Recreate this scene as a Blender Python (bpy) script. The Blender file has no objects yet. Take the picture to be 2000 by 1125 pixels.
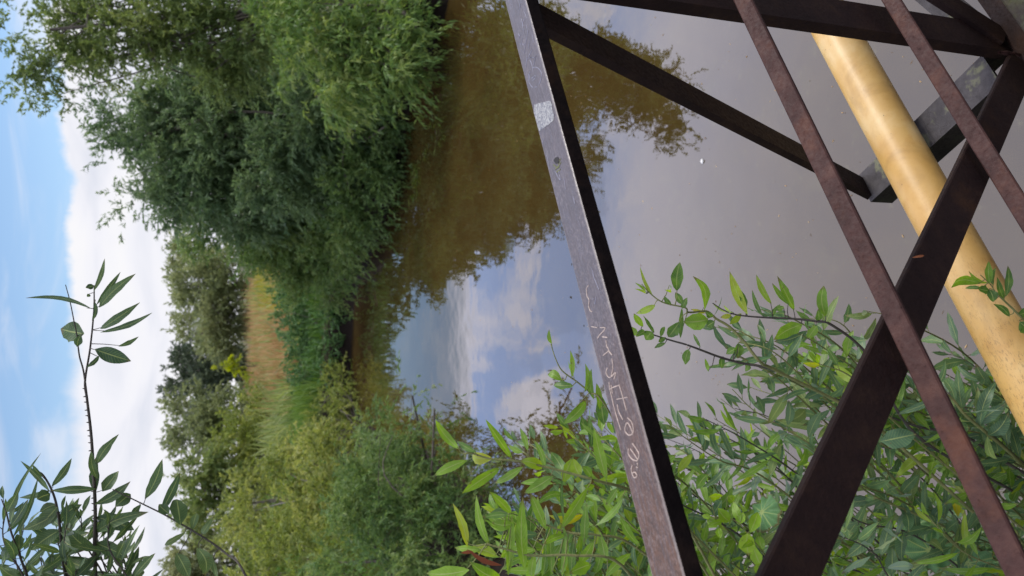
import bpy, math
import numpy as np
from mathutils import Vector

# ------------------------------------------------------------------ basics
H = 3.6                                   # eye height above the water
PITCH = math.radians(19.8)
F = 1500.0
cP, sP = math.cos(PITCH), math.sin(PITCH)
CAM = np.array([0.0, 0.0, H])
RA = math.radians(31.3)                   # bearing of the bridge
SV = np.array([math.cos(RA), math.sin(RA), 0.0])     # along the bridge
NV = np.array([-math.sin(RA), math.cos(RA), 0.0])    # outwards, over the water
UP = np.array([0.0, 0.0, 1.0])
R = np.random.default_rng(7)
scene = bpy.context.scene
COL = scene.collection


def ray(px, py):
    a = (1125 - py - 562.5) / F
    b = (px - 1000) / F
    return np.array([a, cP - b * sP, -sP - b * cP])


def pd(px, py, d):
    return CAM + ray(px, py) * d


def on_z(px, py, z):
    r = ray(px, py)
    return CAM + r * ((z - H) / r[2])


def on_plane(px, py, n):
    r = ray(px, py)
    return CAM + r * (n / float(r @ NV))


def bw(s, n, z):                          # bridge coordinates, z relative to the eye
    return CAM + SV * s + NV * n + UP * z


def unit(v):
    v = np.asarray(v, float)
    return v / np.maximum(np.linalg.norm(v, axis=-1, keepdims=True), 1e-9)


# ------------------------------------------------------------------ objects
def tag(o, label=None, cat=None, group=None, kind=None):
    if label: o['label'] = label
    if cat: o['category'] = cat
    if group: o['group'] = group
    if kind: o['kind'] = kind
    return o


def empty(name, loc, label=None, cat=None, group=None):
    o = bpy.data.objects.new(name, None)
    o.empty_display_size = 0.1
    COL.objects.link(o)
    o.location = Vector(loc)
    return tag(o, label, cat, group)


def link(name, me, mat, parent=None):
    o = bpy.data.objects.new(name, me)
    COL.objects.link(o)
    if mat: me.materials.append(mat)
    if parent is not None:
        o.parent = parent
        top = parent
        off = Vector((0, 0, 0))
        while top is not None:
            off += top.location
            top = top.parent
        o.location = -off
    return o


def mesh_faces(name, V, faces, smooth=False):
    me = bpy.data.meshes.new(name)
    me.from_pydata([tuple(v) for v in V], [], [tuple(f) for f in faces])
    me.update()
    if smooth:
        me.polygons.foreach_set('use_smooth', np.ones(len(me.polygons), bool))
    return me


def mesh_quads(name, V, Q, face_attr=None, point_attr=None, smooth=False):
    V = np.ascontiguousarray(V, np.float32); Q = np.ascontiguousarray(Q, np.int32)
    me = bpy.data.meshes.new(name)
    me.vertices.add(len(V)); me.vertices.foreach_set('co', V.ravel())
    me.loops.add(Q.size); me.loops.foreach_set('vertex_index', Q.ravel())
    me.polygons.add(len(Q)); me.polygons.foreach_set('loop_start', np.arange(0, Q.size, 4, dtype=np.int32))
    if smooth:
        me.polygons.foreach_set('use_smooth', np.ones(len(Q), bool))
    me.update(calc_edges=True)
    for k, v in (face_attr or {}).items():
        a = me.attributes.new(k, 'FLOAT', 'FACE'); a.data.foreach_set('value', np.ascontiguousarray(v, np.float32))
    for k, v in (point_attr or {}).items():
        a = me.attributes.new(k, 'FLOAT', 'POINT'); a.data.foreach_set('value', np.ascontiguousarray(v, np.float32))
    return me


def extrude(prof, p0, p1, xa, ya):
    """closed 2D profile swept from p0 to p1, capped"""
    n = len(prof)
    V = [p0 + xa * a + ya * b for a, b in prof] + [p1 + xa * a + ya * b for a, b in prof]
    Fc = [(i, (i + 1) % n, n + (i + 1) % n, n + i) for i in range(n)]
    Fc += [tuple(range(n - 1, -1, -1)), tuple(range(n, 2 * n))]
    return V, Fc


def rounded(w, t, r, k=3):
    out = []
    for cx, cy, a0 in ((w / 2 - r, t / 2 - r, 0), (-w / 2 + r, t / 2 - r, 90), (-w / 2 + r, -t / 2 + r, 180), (w / 2 - r, -t / 2 + r, 270)):
        for i in range(k + 1):
            a = math.radians(a0 + 90 * i / k)
            out.append((cx + r * math.cos(a), cy + r * math.sin(a)))
    return out


def tube(pts, rad, sides=6):
    pts = np.asarray(pts, float); rad = np.asarray(rad, float)
    n = len(pts)
    tan = unit(np.gradient(pts, axis=0))
    ref = np.array([0.31, 0.17, 0.93])
    x = unit(np.cross(tan, ref)); y = np.cross(tan, x)
    ang = np.linspace(0, 2 * math.pi, sides, endpoint=False)
    V = (pts[:, None] + rad[:, None, None] * (np.cos(ang)[None, :, None] * x[:, None] + np.sin(ang)[None, :, None] * y[:, None])).reshape(-1, 3)
    Q = []
    for i in range(n - 1):
        for j in range(sides):
            k = (j + 1) % sides
            Q.append((i * sides + j, i * sides + k, (i + 1) * sides + k, (i + 1) * sides + j))
    return V, np.array(Q)


def join(parts):
    Vs, Qs, o = [], [], 0
    for V, Q in parts:
        Vs.append(V); Qs.append(np.asarray(Q) + o); o += len(V)
    return np.concatenate(Vs), np.concatenate(Qs)


def curve(pts, n=10):
    """Catmull-Rom through pts"""
    P = np.asarray(pts, float)
    if len(P) == 2:
        return P[0] + (P[1] - P[0]) * np.linspace(0, 1, n)[:, None]
    Pe = np.vstack([2 * P[0] - P[1], P, 2 * P[-1] - P[-2]])
    out = []
    for i in range(len(P) - 1):
        a, b, c, d = Pe[i:i + 4]
        for t in np.linspace(0, 1, n, endpoint=False):
            out.append(.5 * ((2 * b) + (c - a) * t + (2 * a - 5 * b + 4 * c - d) * t * t + (3 * b - a - 3 * c + d) * t ** 3))
    out.append(P[-1])
    return np.array(out)


# ------------------------------------------------------------------ materials
class NT:
    def __init__(self, name):
        self.m = bpy.data.materials.new(name); self.m.use_nodes = True
        self.t = self.m.node_tree; self.n = self.t.nodes; self.l = self.t.links
        self.b = self.n['Principled BSDF']; self.out = self.n['Material Output']

    def new(self, typ, **kw):
        x = self.n.new(typ)
        for k, v in kw.items():
            setattr(x, k, v)
        return x

    def noise(self, scale, detail=4, rough=.6, coord='Object', stretch=None, dist=0.0):
        tc = self.new('ShaderNodeTexCoord')
        mp = self.new('ShaderNodeMapping')
        if stretch: mp.inputs['Scale'].default_value = stretch
        nz = self.new('ShaderNodeTexNoise'); nz.inputs['Scale'].default_value = scale
        nz.inputs['Detail'].default_value = detail; nz.inputs['Roughness'].default_value = rough
        nz.inputs['Distortion'].default_value = dist
        self.l.new(tc.outputs[coord], mp.inputs[0]); self.l.new(mp.outputs[0], nz.inputs['Vector'])
        return nz.outputs['Fac']

    def ramp(self, fac, stops):
        r = self.new('ShaderNodeValToRGB')
        e = r.color_ramp.elements
        e[0].position, e[0].color = stops[0][0], (*stops[0][1], 1)
        e[1].position, e[1].color = stops[-1][0], (*stops[-1][1], 1)
        for p, c in stops[1:-1]:
            k = e.new(p); k.color = (*c, 1)
        self.l.new(fac, r.inputs[0])
        return r.outputs[0]

    def mix(self, fac, a, b, blend='MIX'):
        m = self.new('ShaderNodeMix', data_type='RGBA', blend_type=blend)
        for s, v in ((m.inputs[0], fac), (m.inputs[6], a), (m.inputs[7], b)):
            if hasattr(v, 'is_linked'): self.l.new(v, s)
            elif isinstance(v, (int, float)): s.default_value = v
            else: s.default_value = (*v, 1)
        return m.outputs[2]

    def math(self, op, a, b=None, c=None):
        m = self.new('ShaderNodeMath', operation=op)
        for s, v in zip(m.inputs, (a, b, c)):
            if v is None: continue
            if hasattr(v, 'is_linked'): self.l.new(v, s)
            else: s.default_value = v
        return m.outputs[0]

    def mrange(self, v, a, b, c=0.0, d=1.0, smooth=True):
        m = self.new('ShaderNodeMapRange')
        if smooth: m.interpolation_type = 'SMOOTHSTEP'
        self.l.new(v, m.inputs[0])
        for i, q in zip((1, 2, 3, 4), (a, b, c, d)):
            if hasattr(q, 'is_linked'): self.l.new(q, m.inputs[i])
            else: m.inputs[i].default_value = q
        return m.outputs[0]

    def bump(self, h, strength, dist=.01):
        b = self.new('ShaderNodeBump'); b.inputs['Strength'].default_value = strength; b.inputs['Distance'].default_value = dist
        self.l.new(h, b.inputs['Height']); self.l.new(b.outputs[0], self.b.inputs['Normal'])

    def set(self, **kw):
        for k, v in kw.items():
            s = self.b.inputs[k.replace('_', ' ')]
            if hasattr(v, 'is_linked'): self.l.new(v, s)
            elif isinstance(v, tuple): s.default_value = (*v, 1)
            else: s.default_value = v


def leaf_mat(name, stops, trans=.35, rough=.5, near=False, spec=.3, under=None):
    t = NT(name)
    a = t.new('ShaderNodeAttribute', attribute_name='tint')
    c = t.ramp(a.outputs['Fac'], stops)
    if near:
        ac = t.new('ShaderNodeAttribute', attribute_name='across')
        al = t.new('ShaderNodeAttribute', attribute_name='along')
        if under:
            g = t.new('ShaderNodeNewGeometry')
            c = t.mix(t.math('MULTIPLY', g.outputs['Backfacing'], .75), c, under)
        nz = t.noise(45, 3)
        c = t.mix(t.mrange(nz, .35, .8, 0, .28), c, tuple(min(1, x * 1.9 + .01) for x in stops[len(stops) // 2][1]))
        mid = t.mrange(ac.outputs['Fac'], .03, .10, .75, 0)
        tip = t.math('MULTIPLY', t.mrange(t.math('ADD', al.outputs['Fac'], t.math('MULTIPLY', t.noise(22, 3), .5)), 1.12, 1.26), .8)
        spot = t.math('MAXIMUM', tip, t.mrange(t.noise(130, 2, .5), .70, .75, 0, .8))
        c = t.mix(spot, c, (.09, .055, .02))
        w = t.math('SINE', t.math('MULTIPLY', t.math('ADD', al.outputs['Fac'], t.math('MULTIPLY', ac.outputs['Fac'], -.16)), 75))
        vein = t.mrange(w, .82, 1.0, 0, .3)
        c = t.mix(t.math('MAXIMUM', mid, vein), c, (.30, .36, .12))
        t.bump(t.math('MAXIMUM', mid, vein), .25, .002)
    t.set(Base_Color=c, Roughness=rough)
    t.b.inputs['Specular IOR Level'].default_value = spec
    tr = t.new('ShaderNodeBsdfTranslucent')
    hs = t.new('ShaderNodeHueSaturation'); hs.inputs['Value'].default_value = 1.5; hs.inputs['Saturation'].default_value = 1.1
    hs.inputs['Hue'].default_value = .485
    t.l.new(c, hs.inputs['Color']); t.l.new(hs.outputs[0], tr.inputs[0])
    mx = t.new('ShaderNodeMixShader'); mx.inputs[0].default_value = trans
    t.l.new(t.b.outputs[0], mx.inputs[1]); t.l.new(tr.outputs[0], mx.inputs[2]); t.l.new(mx.outputs[0], t.out.inputs[0])
    return t.m


def bark_mat(name, c0, c1, scale=30):
    t = NT(name)
    n = t.noise(scale, 5, .65)
    t.set(Base_Color=t.ramp(n, [(.3, c0), (.7, c1)]), Roughness=.8); t.bump(n, .5, .01)
    return t.m


def rust_mat(name, c0, c1, c2, rough=.62, pits=1.0, spec=.14):
    t = NT(name)
    n = t.noise(14, 6, .65); f = t.noise(120, 3, .6)
    c = t.ramp(n, [(.3, c0), (.52, c1), (.75, c2)])
    c = t.mix(t.mrange(f, .6, .75, 0, .5 * pits), c, tuple(x * .35 for x in c0))
    c = t.mix(t.mrange(t.noise(5, 5, .65), .54, .72, 0, .7), c, (c2[0] * 1.2, c2[1] * 1.0, c2[2] * .75))
    c = t.mix(t.mrange(t.noise(33, 4, .7), .62, .72, 0, .55), c, (c0[0] * .5, c0[1] * .5, c0[2] * .55))
    t.set(Base_Color=c, Roughness=t.mrange(f, .2, .9, rough - .1, rough + .25)); t.bump(t.math('ADD', n, f), .3, .004)
    t.b.inputs['Specular IOR Level'].default_value = spec
    return t.m


M = {}
g = lambda *s: [(i / (len(s) - 1), c) for i, c in enumerate(s)]
M['dark_willow'] = leaf_mat('dark willow leaves', g((.060, .112, .050), (.108, .172, .072), (.170, .240, .100)), 0.4, .5)
M['olive'] = leaf_mat('olive leaves', g((.085, .138, .042), (.138, .198, .058), (.205, .245, .080)), 0.42)
M['droop'] = leaf_mat('bright willow leaves', g((.070, .138, .036), (.130, .215, .052), (.225, .285, .078)), 0.42)
M['mid'] = leaf_mat('bank bush leaves', g((.068, .132, .040), (.125, .198, .056), (.200, .250, .080)), 0.42)
M['left'] = leaf_mat('left bush leaves', g((.100, .145, .030), (.175, .225, .050), (.290, .310, .090)), 0.45)
M['far'] = leaf_mat('far tree leaves', g((.135, .175, .075), (.190, .225, .095), (.250, .270, .130)), 0.45)
M['fardark'] = leaf_mat('far dark tree leaves', g((.055, .078, .045), (.075, .104, .058), (.105, .130, .075)), 0.25)
M['lime'] = leaf_mat('lime leaves', g((.20, .26, .02), (.30, .36, .03), (.40, .44, .045)), 0.4)
M['herb'] = leaf_mat('herb leaves', g((.050, .110, .036), (.080, .165, .052), (.120, .205, .070)), 0.35)
M['near'] = leaf_mat('near willow leaf', g((.034, .095, .022), (.095, .195, .022), (.155, .275, .024), (.38, .35, .02)), 0.46, .42, True, .4, (.16, .24, .16))
M['nearblue'] = leaf_mat('blue-green willow leaf', g((0.047, 0.108, 0.049), (.060, .120, .050), (.080, .150, .055), (.26, .26, .03)), .33, .42, True, .4, (.17, .24, .18))  # darker blue-green leaf colour, mixed in among the bright green shoots
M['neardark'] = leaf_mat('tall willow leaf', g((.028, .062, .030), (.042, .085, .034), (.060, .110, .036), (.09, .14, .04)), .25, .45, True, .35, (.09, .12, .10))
M['limevine'] = leaf_mat('lime vine leaf', g((.11, .22, .015), (.17, .30, .02), (.24, .36, .02)), .42, .4, True, .3)
M['burdock'] = leaf_mat('burdock leaf', g((.065, .150, .055), (.085, .185, .075), (.11, .21, .09)), .35, .55, True, .25, (.15, .22, .14))
M['deadleaf'] = leaf_mat('dead leaf', g((.14, .045, .02), (.2, .07, .03), (.26, .1, .04)), .2, .6)
M['reed'] = leaf_mat('dry reed', g((.25, .150, .058), (.38, .24, .10), (.50, .36, .18)), 0.25, .7)
M['grass'] = leaf_mat('bank grass', g((0.054, 0.132, 0.024), (.080, .170, .03), (.13, .21, .04)), .3, .5)
M['goldenrod'] = leaf_mat('yellow flowering herbs', g((.17, .19, .03), (.26, .26, .035), (.34, .32, .05)), 0.3, .6)
M['weed'] = leaf_mat('water weed', g((.045, .075, .015), (.08, .12, .02), (.14, .19, .03)), .3, .4)
M['bark'] = bark_mat('willow bark', (.045, .038, .028), (.12, .10, .075))
M['twig'] = bark_mat('willow twig', (.055, .045, .018), (.11, .095, .035), 60)
M['twiggreen'] = bark_mat('young willow shoot', (.09, .11, .03), (.17, .17, .05), 60)
M['twigdark'] = bark_mat('dark shoot', (.030, .026, .02), (.060, .05, .036), 60)
M['steel'] = rust_mat('brown painted steel', (.0085, .0040, .0038), (.013, .0062, .0052), (.024, .0125, .0075))
M['bar'] = rust_mat('rusty bar', (.026, .0125, .011), (.044, .021, .018), (.075, .036, .027))
M['edge'] = rust_mat('dark deck edge', (.012, .010, .009), (.025, .02, .017), (.05, .06, .03))


def make_rail():
    t = NT('worn rail paint')
    tc = t.new('ShaderNodeTexCoord'); sx = t.new('ShaderNodeSeparateXYZ'); t.l.new(tc.outputs['Object'], sx.inputs[0])
    st = (3.0, 3.0, 3.0)
    n = t.noise(9, 6, .65, stretch=st); fine = t.noise(90, 5, .7, dist=.6); big = t.noise(3.2, 3, .5)
    # scuffed along the bridge: rotate so the streaks follow the rail
    mp = t.new('ShaderNodeMapping'); mp.inputs['Rotation'].default_value = (0, 0, -RA); mp.vector_type = 'TEXTURE'
    mp2 = t.new('ShaderNodeMapping'); mp2.inputs['Scale'].default_value = (14, 130, 60)
    ns = t.new('ShaderNodeTexNoise'); ns.inputs['Scale'].default_value = 1.0; ns.inputs['Detail'].default_value = 5; ns.inputs['Roughness'].default_value = .65
    mp.inputs['Rotation'].default_value = (0, 0, RA)
    t.l.new(tc.outputs['Object'], mp.inputs[0]); t.l.new(mp.outputs[0], mp2.inputs[0]); t.l.new(mp2.outputs[0], ns.inputs['Vector'])
    streak = ns.outputs['Fac']
    c = t.ramp(n, [(.3, (.030, .021, .022)), (.55, (.046, .033, .035)), (.8, (.078, .059, .060))])
    c = t.mix(t.mrange(streak, .52, .66, 0, .75), c, (.040, .033, .036))
    c = t.mix(t.mrange(fine, .62, .74, 0, .6), c, (.20, .18, .18))
    # the far left end has worn to rust: along-bridge coordinate
    along = t.math('ADD', t.math('MULTIPLY', sx.outputs[0], float(SV[0])), t.math('MULTIPLY', sx.outputs[1], float(SV[1])))
    r = t.mrange(t.math('ADD', along, t.math('MULTIPLY', t.math('SUBTRACT', big, .5), .35)), .55, .08, 0, 1)
    rust = t.math('MULTIPLY', r, t.mrange(streak, .38, .56, .35, 1))
    c = t.mix(rust, c, t.ramp(n, [(.3, (.045, .020, .011)), (.6, (.085, .038, .019)), (.8, (.13, .085, .062))]))
    fl = t.math('MULTIPLY', t.mrange(t.math('ADD', along, t.math('MULTIPLY', big, .1)), .06, .0, 0, 1), t.mrange(streak, .5, .6, 0, .8))
    c = t.mix(fl, c, (.30, .28, .30))
    mp3 = t.new('ShaderNodeMapping'); mp3.inputs['Scale'].default_value = (120, 330, 100)
    nc = t.new('ShaderNodeTexNoise'); nc.inputs['Scale'].default_value = 1.0; nc.inputs['Detail'].default_value = 3; nc.inputs['Distortion'].default_value = 1.6
    t.l.new(mp.outputs[0], mp3.inputs[0]); t.l.new(mp3.outputs[0], nc.inputs['Vector'])
    crk = nc.outputs['Fac']
    amt = t.mrange(t.math('ADD', along, t.math('MULTIPLY', t.math('SUBTRACT', big, .5), .5)), 1.5, .25, .25, 1.0)
    c = t.mix(t.math('MULTIPLY', amt, t.mrange(crk, .53, .60, 0, .75)), c, (.026, .015, .011))
    c = t.mix(t.math('MULTIPLY', amt, t.mrange(crk, .44, .38, 0, .5)), c, (.16, .13, .12))
    acr = t.math('ADD', t.math('MULTIPLY', sx.outputs[0], float(NV[0])), t.math('MULTIPLY', sx.outputs[1], float(NV[1])))
    acr = t.math('ADD', acr, t.math('MULTIPLY', t.math('SUBTRACT', fine, .5), .006))
    rim = t.math('MAXIMUM', t.mrange(acr, .8545, .8510), t.mrange(acr, .9240, .9268))
    c = t.mix(t.math('MULTIPLY', rim, .6), c, (.20, .175, .165))
    t.set(Base_Color=c, Roughness=t.math('ADD', t.mrange(streak, .3, .7, .25, .46), t.math('MULTIPLY', r, .35)))
    t.bump(t.math('ADD', streak, t.math('MULTIPLY', t.math('ADD', fine, crk), .6)), .45, .0018)
    t.b.inputs['Specular IOR Level'].default_value = .5
    return t.m


def make_pipe():
    t = NT('yellow pipe paint')
    tc = t.new('ShaderNodeTexCoord')
    mp = t.new('ShaderNodeMapping'); mp.vector_type = 'TEXTURE'; mp.inputs['Rotation'].default_value = (0, 0, RA)
    t.l.new(tc.outputs['Object'], mp.inputs[0])
    sx = t.new('ShaderNodeSeparateXYZ'); t.l.new(mp.outputs[0], sx.inputs[0])
    mp2 = t.new('ShaderNodeMapping'); mp2.inputs['Scale'].default_value = (70, 260, 260); t.l.new(mp.outputs[0], mp2.inputs[0])
    ns = t.new('ShaderNodeTexNoise'); ns.inputs['Scale'].default_value = 1; ns.inputs['Detail'].default_value = 4; ns.inputs['Roughness'].default_value = .75
    t.l.new(mp2.outputs[0], ns.inputs['Vector'])
    big = t.noise(6, 5, .6); mott = t.noise(28, 4, .6)
    c = t.ramp(big, [(.3, (.42, .235, .055)), (.55, (.50, .315, .100)), (.8, (.57, .43, .21))])
    c = t.mix(t.mrange(mott, .5, .75, 0, .35), c, (.38, .185, .035))
    dirt = t.mrange(t.math('ADD', sx.outputs[0], t.math('MULTIPLY', big, .5)), 1.35, .55, .0, 1)
    sp = t.math('MULTIPLY', t.mrange(ns.outputs['Fac'], .53, .60, 0, 1), t.mrange(mott, .38, .56, .15, 1))
    c = t.mix(t.math('MULTIPLY', sp, t.math('MULTIPLY', dirt, .65)), c, (.14, .085, .03))
    sp2 = t.mrange(t.noise(170, 2, .5), .73, .76, 0, .8)
    c = t.mix(sp2, c, (.06, .04, .02))
    c = t.mix(t.mrange(t.noise(4.5, 5, .65, dist=.8), .54, .70, 0, .45), c, (.27, .155, .045))
    t.set(Base_Color=c, Roughness=.42); t.bump(ns.outputs['Fac'], .12, .002)
    return t.m


def make_concrete():
    t = NT('lichened steel bracket')
    n = t.noise(25, 5, .65); l = t.noise(12, 4, .6)
    c = t.ramp(n, [(.3, (.032, .028, .029)), (.7, (.075, .068, .070))])
    c = t.mix(t.mrange(l, .54, .64, 0, .7), c, (.17, .175, .095))
    c = t.mix(t.mrange(t.noise(90, 3), .64, .7, 0, .8), c, (.03, .025, .02))
    t.set(Base_Color=c, Roughness=.85); t.bump(n, .6, .006)
    return t.m


def make_water():
    t = NT('turbid river water')
    w = t.noise(.55, 5, .6); fine = t.noise(3.5, 4, .65)
    c = t.ramp(w, [(.3, (.028, .0175, .005)), (.5, (.038, .0235, .0065)), (.7, (.045, .030, .008))])
    c = t.mix(t.mrange(fine, .52, .72, 0, .30), c, (.055, .045, .012))
    c = t.mix(t.mrange(t.noise(14, 4, .6), .62, .72, 0, .25), c, (.10, .085, .035))
    t.set(Base_Color=c, Roughness=.015, IOR=1.85)
    tc = t.new('ShaderNodeTexCoord')
    mp = t.new('ShaderNodeMapping'); mp.inputs['Scale'].default_value = (1.0, .8, 1)
    n1 = t.new('ShaderNodeTexNoise'); n1.inputs['Scale'].default_value = 1.6; n1.inputs['Detail'].default_value = 2
    t.l.new(tc.outputs['Object'], mp.inputs[0]); t.l.new(mp.outputs[0], n1.inputs['Vector'])
    n2 = t.noise(7, 2, .5)
    t.bump(t.math('ADD', n1.outputs['Fac'], t.math('MULTIPLY', n2, .10)), .10, .035)
    return t.m


def make_ground():
    t = NT('river bank soil')
    n = t.noise(.6, 6, .65); f = t.noise(9, 5, .65)
    c = t.ramp(n, [(.3, (.045, .035, .022)), (.55, (.06, .065, .025)), (.8, (.07, .10, .03))])
    c = t.mix(t.mrange(f, .5, .7, 0, .5), c, (.035, .026, .018))
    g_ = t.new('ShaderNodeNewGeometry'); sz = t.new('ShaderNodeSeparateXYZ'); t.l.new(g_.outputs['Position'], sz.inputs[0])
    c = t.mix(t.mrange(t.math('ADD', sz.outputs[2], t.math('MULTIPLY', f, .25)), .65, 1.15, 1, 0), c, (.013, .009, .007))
    t.set(Base_Color=c, Roughness=.85); t.bump(f, .8, .05)
    t.b.inputs['Specular IOR Level'].default_value = .12
    return t.m


def plain(name, c, rough=.6, scale=40):
    t = NT(name); n = t.noise(scale, 4)
    t.set(Base_Color=t.ramp(n, [(.3, tuple(x * .75 for x in c)), (.7, c)]), Roughness=rough)
    return t.m


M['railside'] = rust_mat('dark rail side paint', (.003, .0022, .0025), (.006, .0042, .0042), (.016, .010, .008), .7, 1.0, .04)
M['rail'] = make_rail(); M['pipe'] = make_pipe(); M['bracket'] = make_concrete(); M['water'] = make_water(); M['soil'] = make_ground()
M['scratch'] = plain('fresh scratch', (.42, .33, .27), .5, 200)
M['palescratch'] = plain('pale scratch', (.20, .20, .25), .5, 200)
M['hole'] = plain('dark gouge', (.012, .010, .009), .9)
M['moss'] = bark_mat('moss', (.06, .07, .02), (.16, .17, .06), 200)
M['deck'] = bark_mat('grey deck plank', (.07, .07, .075), (.14, .135, .14), 18)
M['foam'] = plain('floating seed fluff', (.7, .7, .68))


def make_patch():
    t = NT('crackled white paint patch')
    v = t.new('ShaderNodeTexVoronoi'); v.feature = 'DISTANCE_TO_EDGE'; v.inputs['Scale'].default_value = 130
    tc = t.new('ShaderNodeTexCoord'); nz = t.new('ShaderNodeTexNoise'); nz.inputs['Scale'].default_value = 60
    mx = t.new('ShaderNodeMix', data_type='VECTOR'); mx.inputs[0].default_value = .05
    t.l.new(tc.outputs['Object'], nz.inputs['Vector']); t.l.new(tc.outputs['Object'], mx.inputs[4]); t.l.new(nz.outputs['Color'], mx.inputs[5])
    t.l.new(mx.outputs[1], v.inputs['Vector'])
    c = t.mix(t.mrange(v.outputs['Distance'], .05, .14, 1, 0), (.23, .23, .215), (.065, .065, .08))
    t.set(Base_Color=c, Roughness=.55)
    return t.m


M['patch'] = make_patch()

# ------------------------------------------------------------------ river and ground
right = [on_z(*p, 0)[:2] for p in ((880, 0), (845, 110), (800, 215), (788, 300), (758, 420), (728, 500), (694, 580), (686, 680), (684, 760))]
left = [on_z(*p, 0)[:2] for p in ((700, 800), (735, 840), (830, 872))]
riv = [np.array(p, float) for p in ((14, -30), (13.5, 2), (11.5, 9), (8.5, 12))] + right + \
      [np.array(p, float) for p in ((-9, 30), (-30, 38), (-34, 31), (-12, 26))] + left + \
      [np.array(p, float) for p in ((-3.15, 11.2), (-3.0, 9.2), (-2.9, 6.5), (-2.5, 4.6), (-1.75, 3.1), (-1.35, 1.4), (-1.6, -2), (-2, -30))]
riv = np.array(riv)


def sd_river(X, Y):
    P = np.stack([X, Y], -1)
    d = np.full(X.shape, 1e9); ins = np.zeros(X.shape, bool)
    for i in range(len(riv)):
        a, b = riv[i], riv[(i + 1) % len(riv)]
        ab = b - a
        t = np.clip(((P - a) @ ab) / (ab @ ab), 0, 1)
        d = np.minimum(d, np.linalg.norm(P - (a + t[..., None] * ab), axis=-1))
        c = ((a[1] > Y) != (b[1] > Y)) & (X < (b[0] - a[0]) * (Y - a[1]) / (b[1] - a[1] + 1e-12) + a[0])
        ins ^= c
    return np.where(ins, -d, d)


def hgt(X, Y):
    X = np.asarray(X, float); Y = np.asarray(Y, float)
    d = sd_river(X, Y)
    far = 1 / (1 + np.exp(-(Y - 8) / 2.0))
    bank = (.35 + .55 * far)
    s = np.clip(d / .7, 0, 1); s = s * s * (3 - 2 * s)
    out = bank * s + np.clip(d - 1, 0, 40) * .018 - .05
    inn = -.05 + np.clip(d, -1.2, 0) * .5
    wob = .07 * (np.sin(X * 1.3 + Y * .7) + np.sin(X * .6 - Y * 1.7 + 2) + .5 * np.sin(X * 3.1 + Y * 2.7))
    lump = .10 * np.sin(X * 5.3 + 1.7 * np.sin(Y * 3.1)) * np.sin(Y * 4.7 + 1.3 * np.sin(X * 2.3)) * np.clip(d * 2, 0, 1) * np.clip(2.2 - d, 0, 1)
    return np.where(d > 0, out + wob * np.clip(d, 0, 1) + lump, inn)


def axis(lo, hi, step, far, grow=1.25):
    a = list(np.arange(lo, hi + 1e-6, step))
    s = step
    while a[-1] < far:
        s *= grow; a.append(a[-1] + s)
    s = step
    while a[0] > -far:
        s *= grow; a.insert(0, a[0] - s)
    return np.array(a)


ax, ay = axis(-14, 16, .22, 420), axis(-4, 40, .22, 420)
GX, GY = np.meshgrid(ax, ay)
GZ = hgt(GX, GY)
V = np.stack([GX, GY, GZ], -1).reshape(-1, 3)
ny, nx = GX.shape
I = np.arange(nx * ny).reshape(ny, nx)
Q = np.stack([I[:-1, :-1], I[:-1, 1:], I[1:, 1:], I[1:, :-1]], -1).reshape(-1, 4)
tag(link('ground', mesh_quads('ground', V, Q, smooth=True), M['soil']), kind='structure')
wv = [(-60, -40, 0), (40, -40, 0), (40, 60, 0), (-60, 60, 0)]
tag(link('water', mesh_faces('water', wv, [(0, 1, 2, 3)]), M['water']), kind='structure')


# ------------------------------------------------------------------ foliage at a distance
def leaf_quads(P, D, L, W, fold=.12):
    N = len(P)
    D = unit(D)
    w = unit(np.cross(D, R.normal(size=(N, 3))))
    n = np.cross(D, w)
    L = L[:, None]; W = W[:, None]
    mid = P + D * L * .45 + n * (L * fold)
    V = np.stack([P, mid + w * W * .5, P + D * L, mid - w * W * .5], 1).reshape(-1, 3)
    return V, np.arange(N * 4).reshape(-1, 4)


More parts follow.
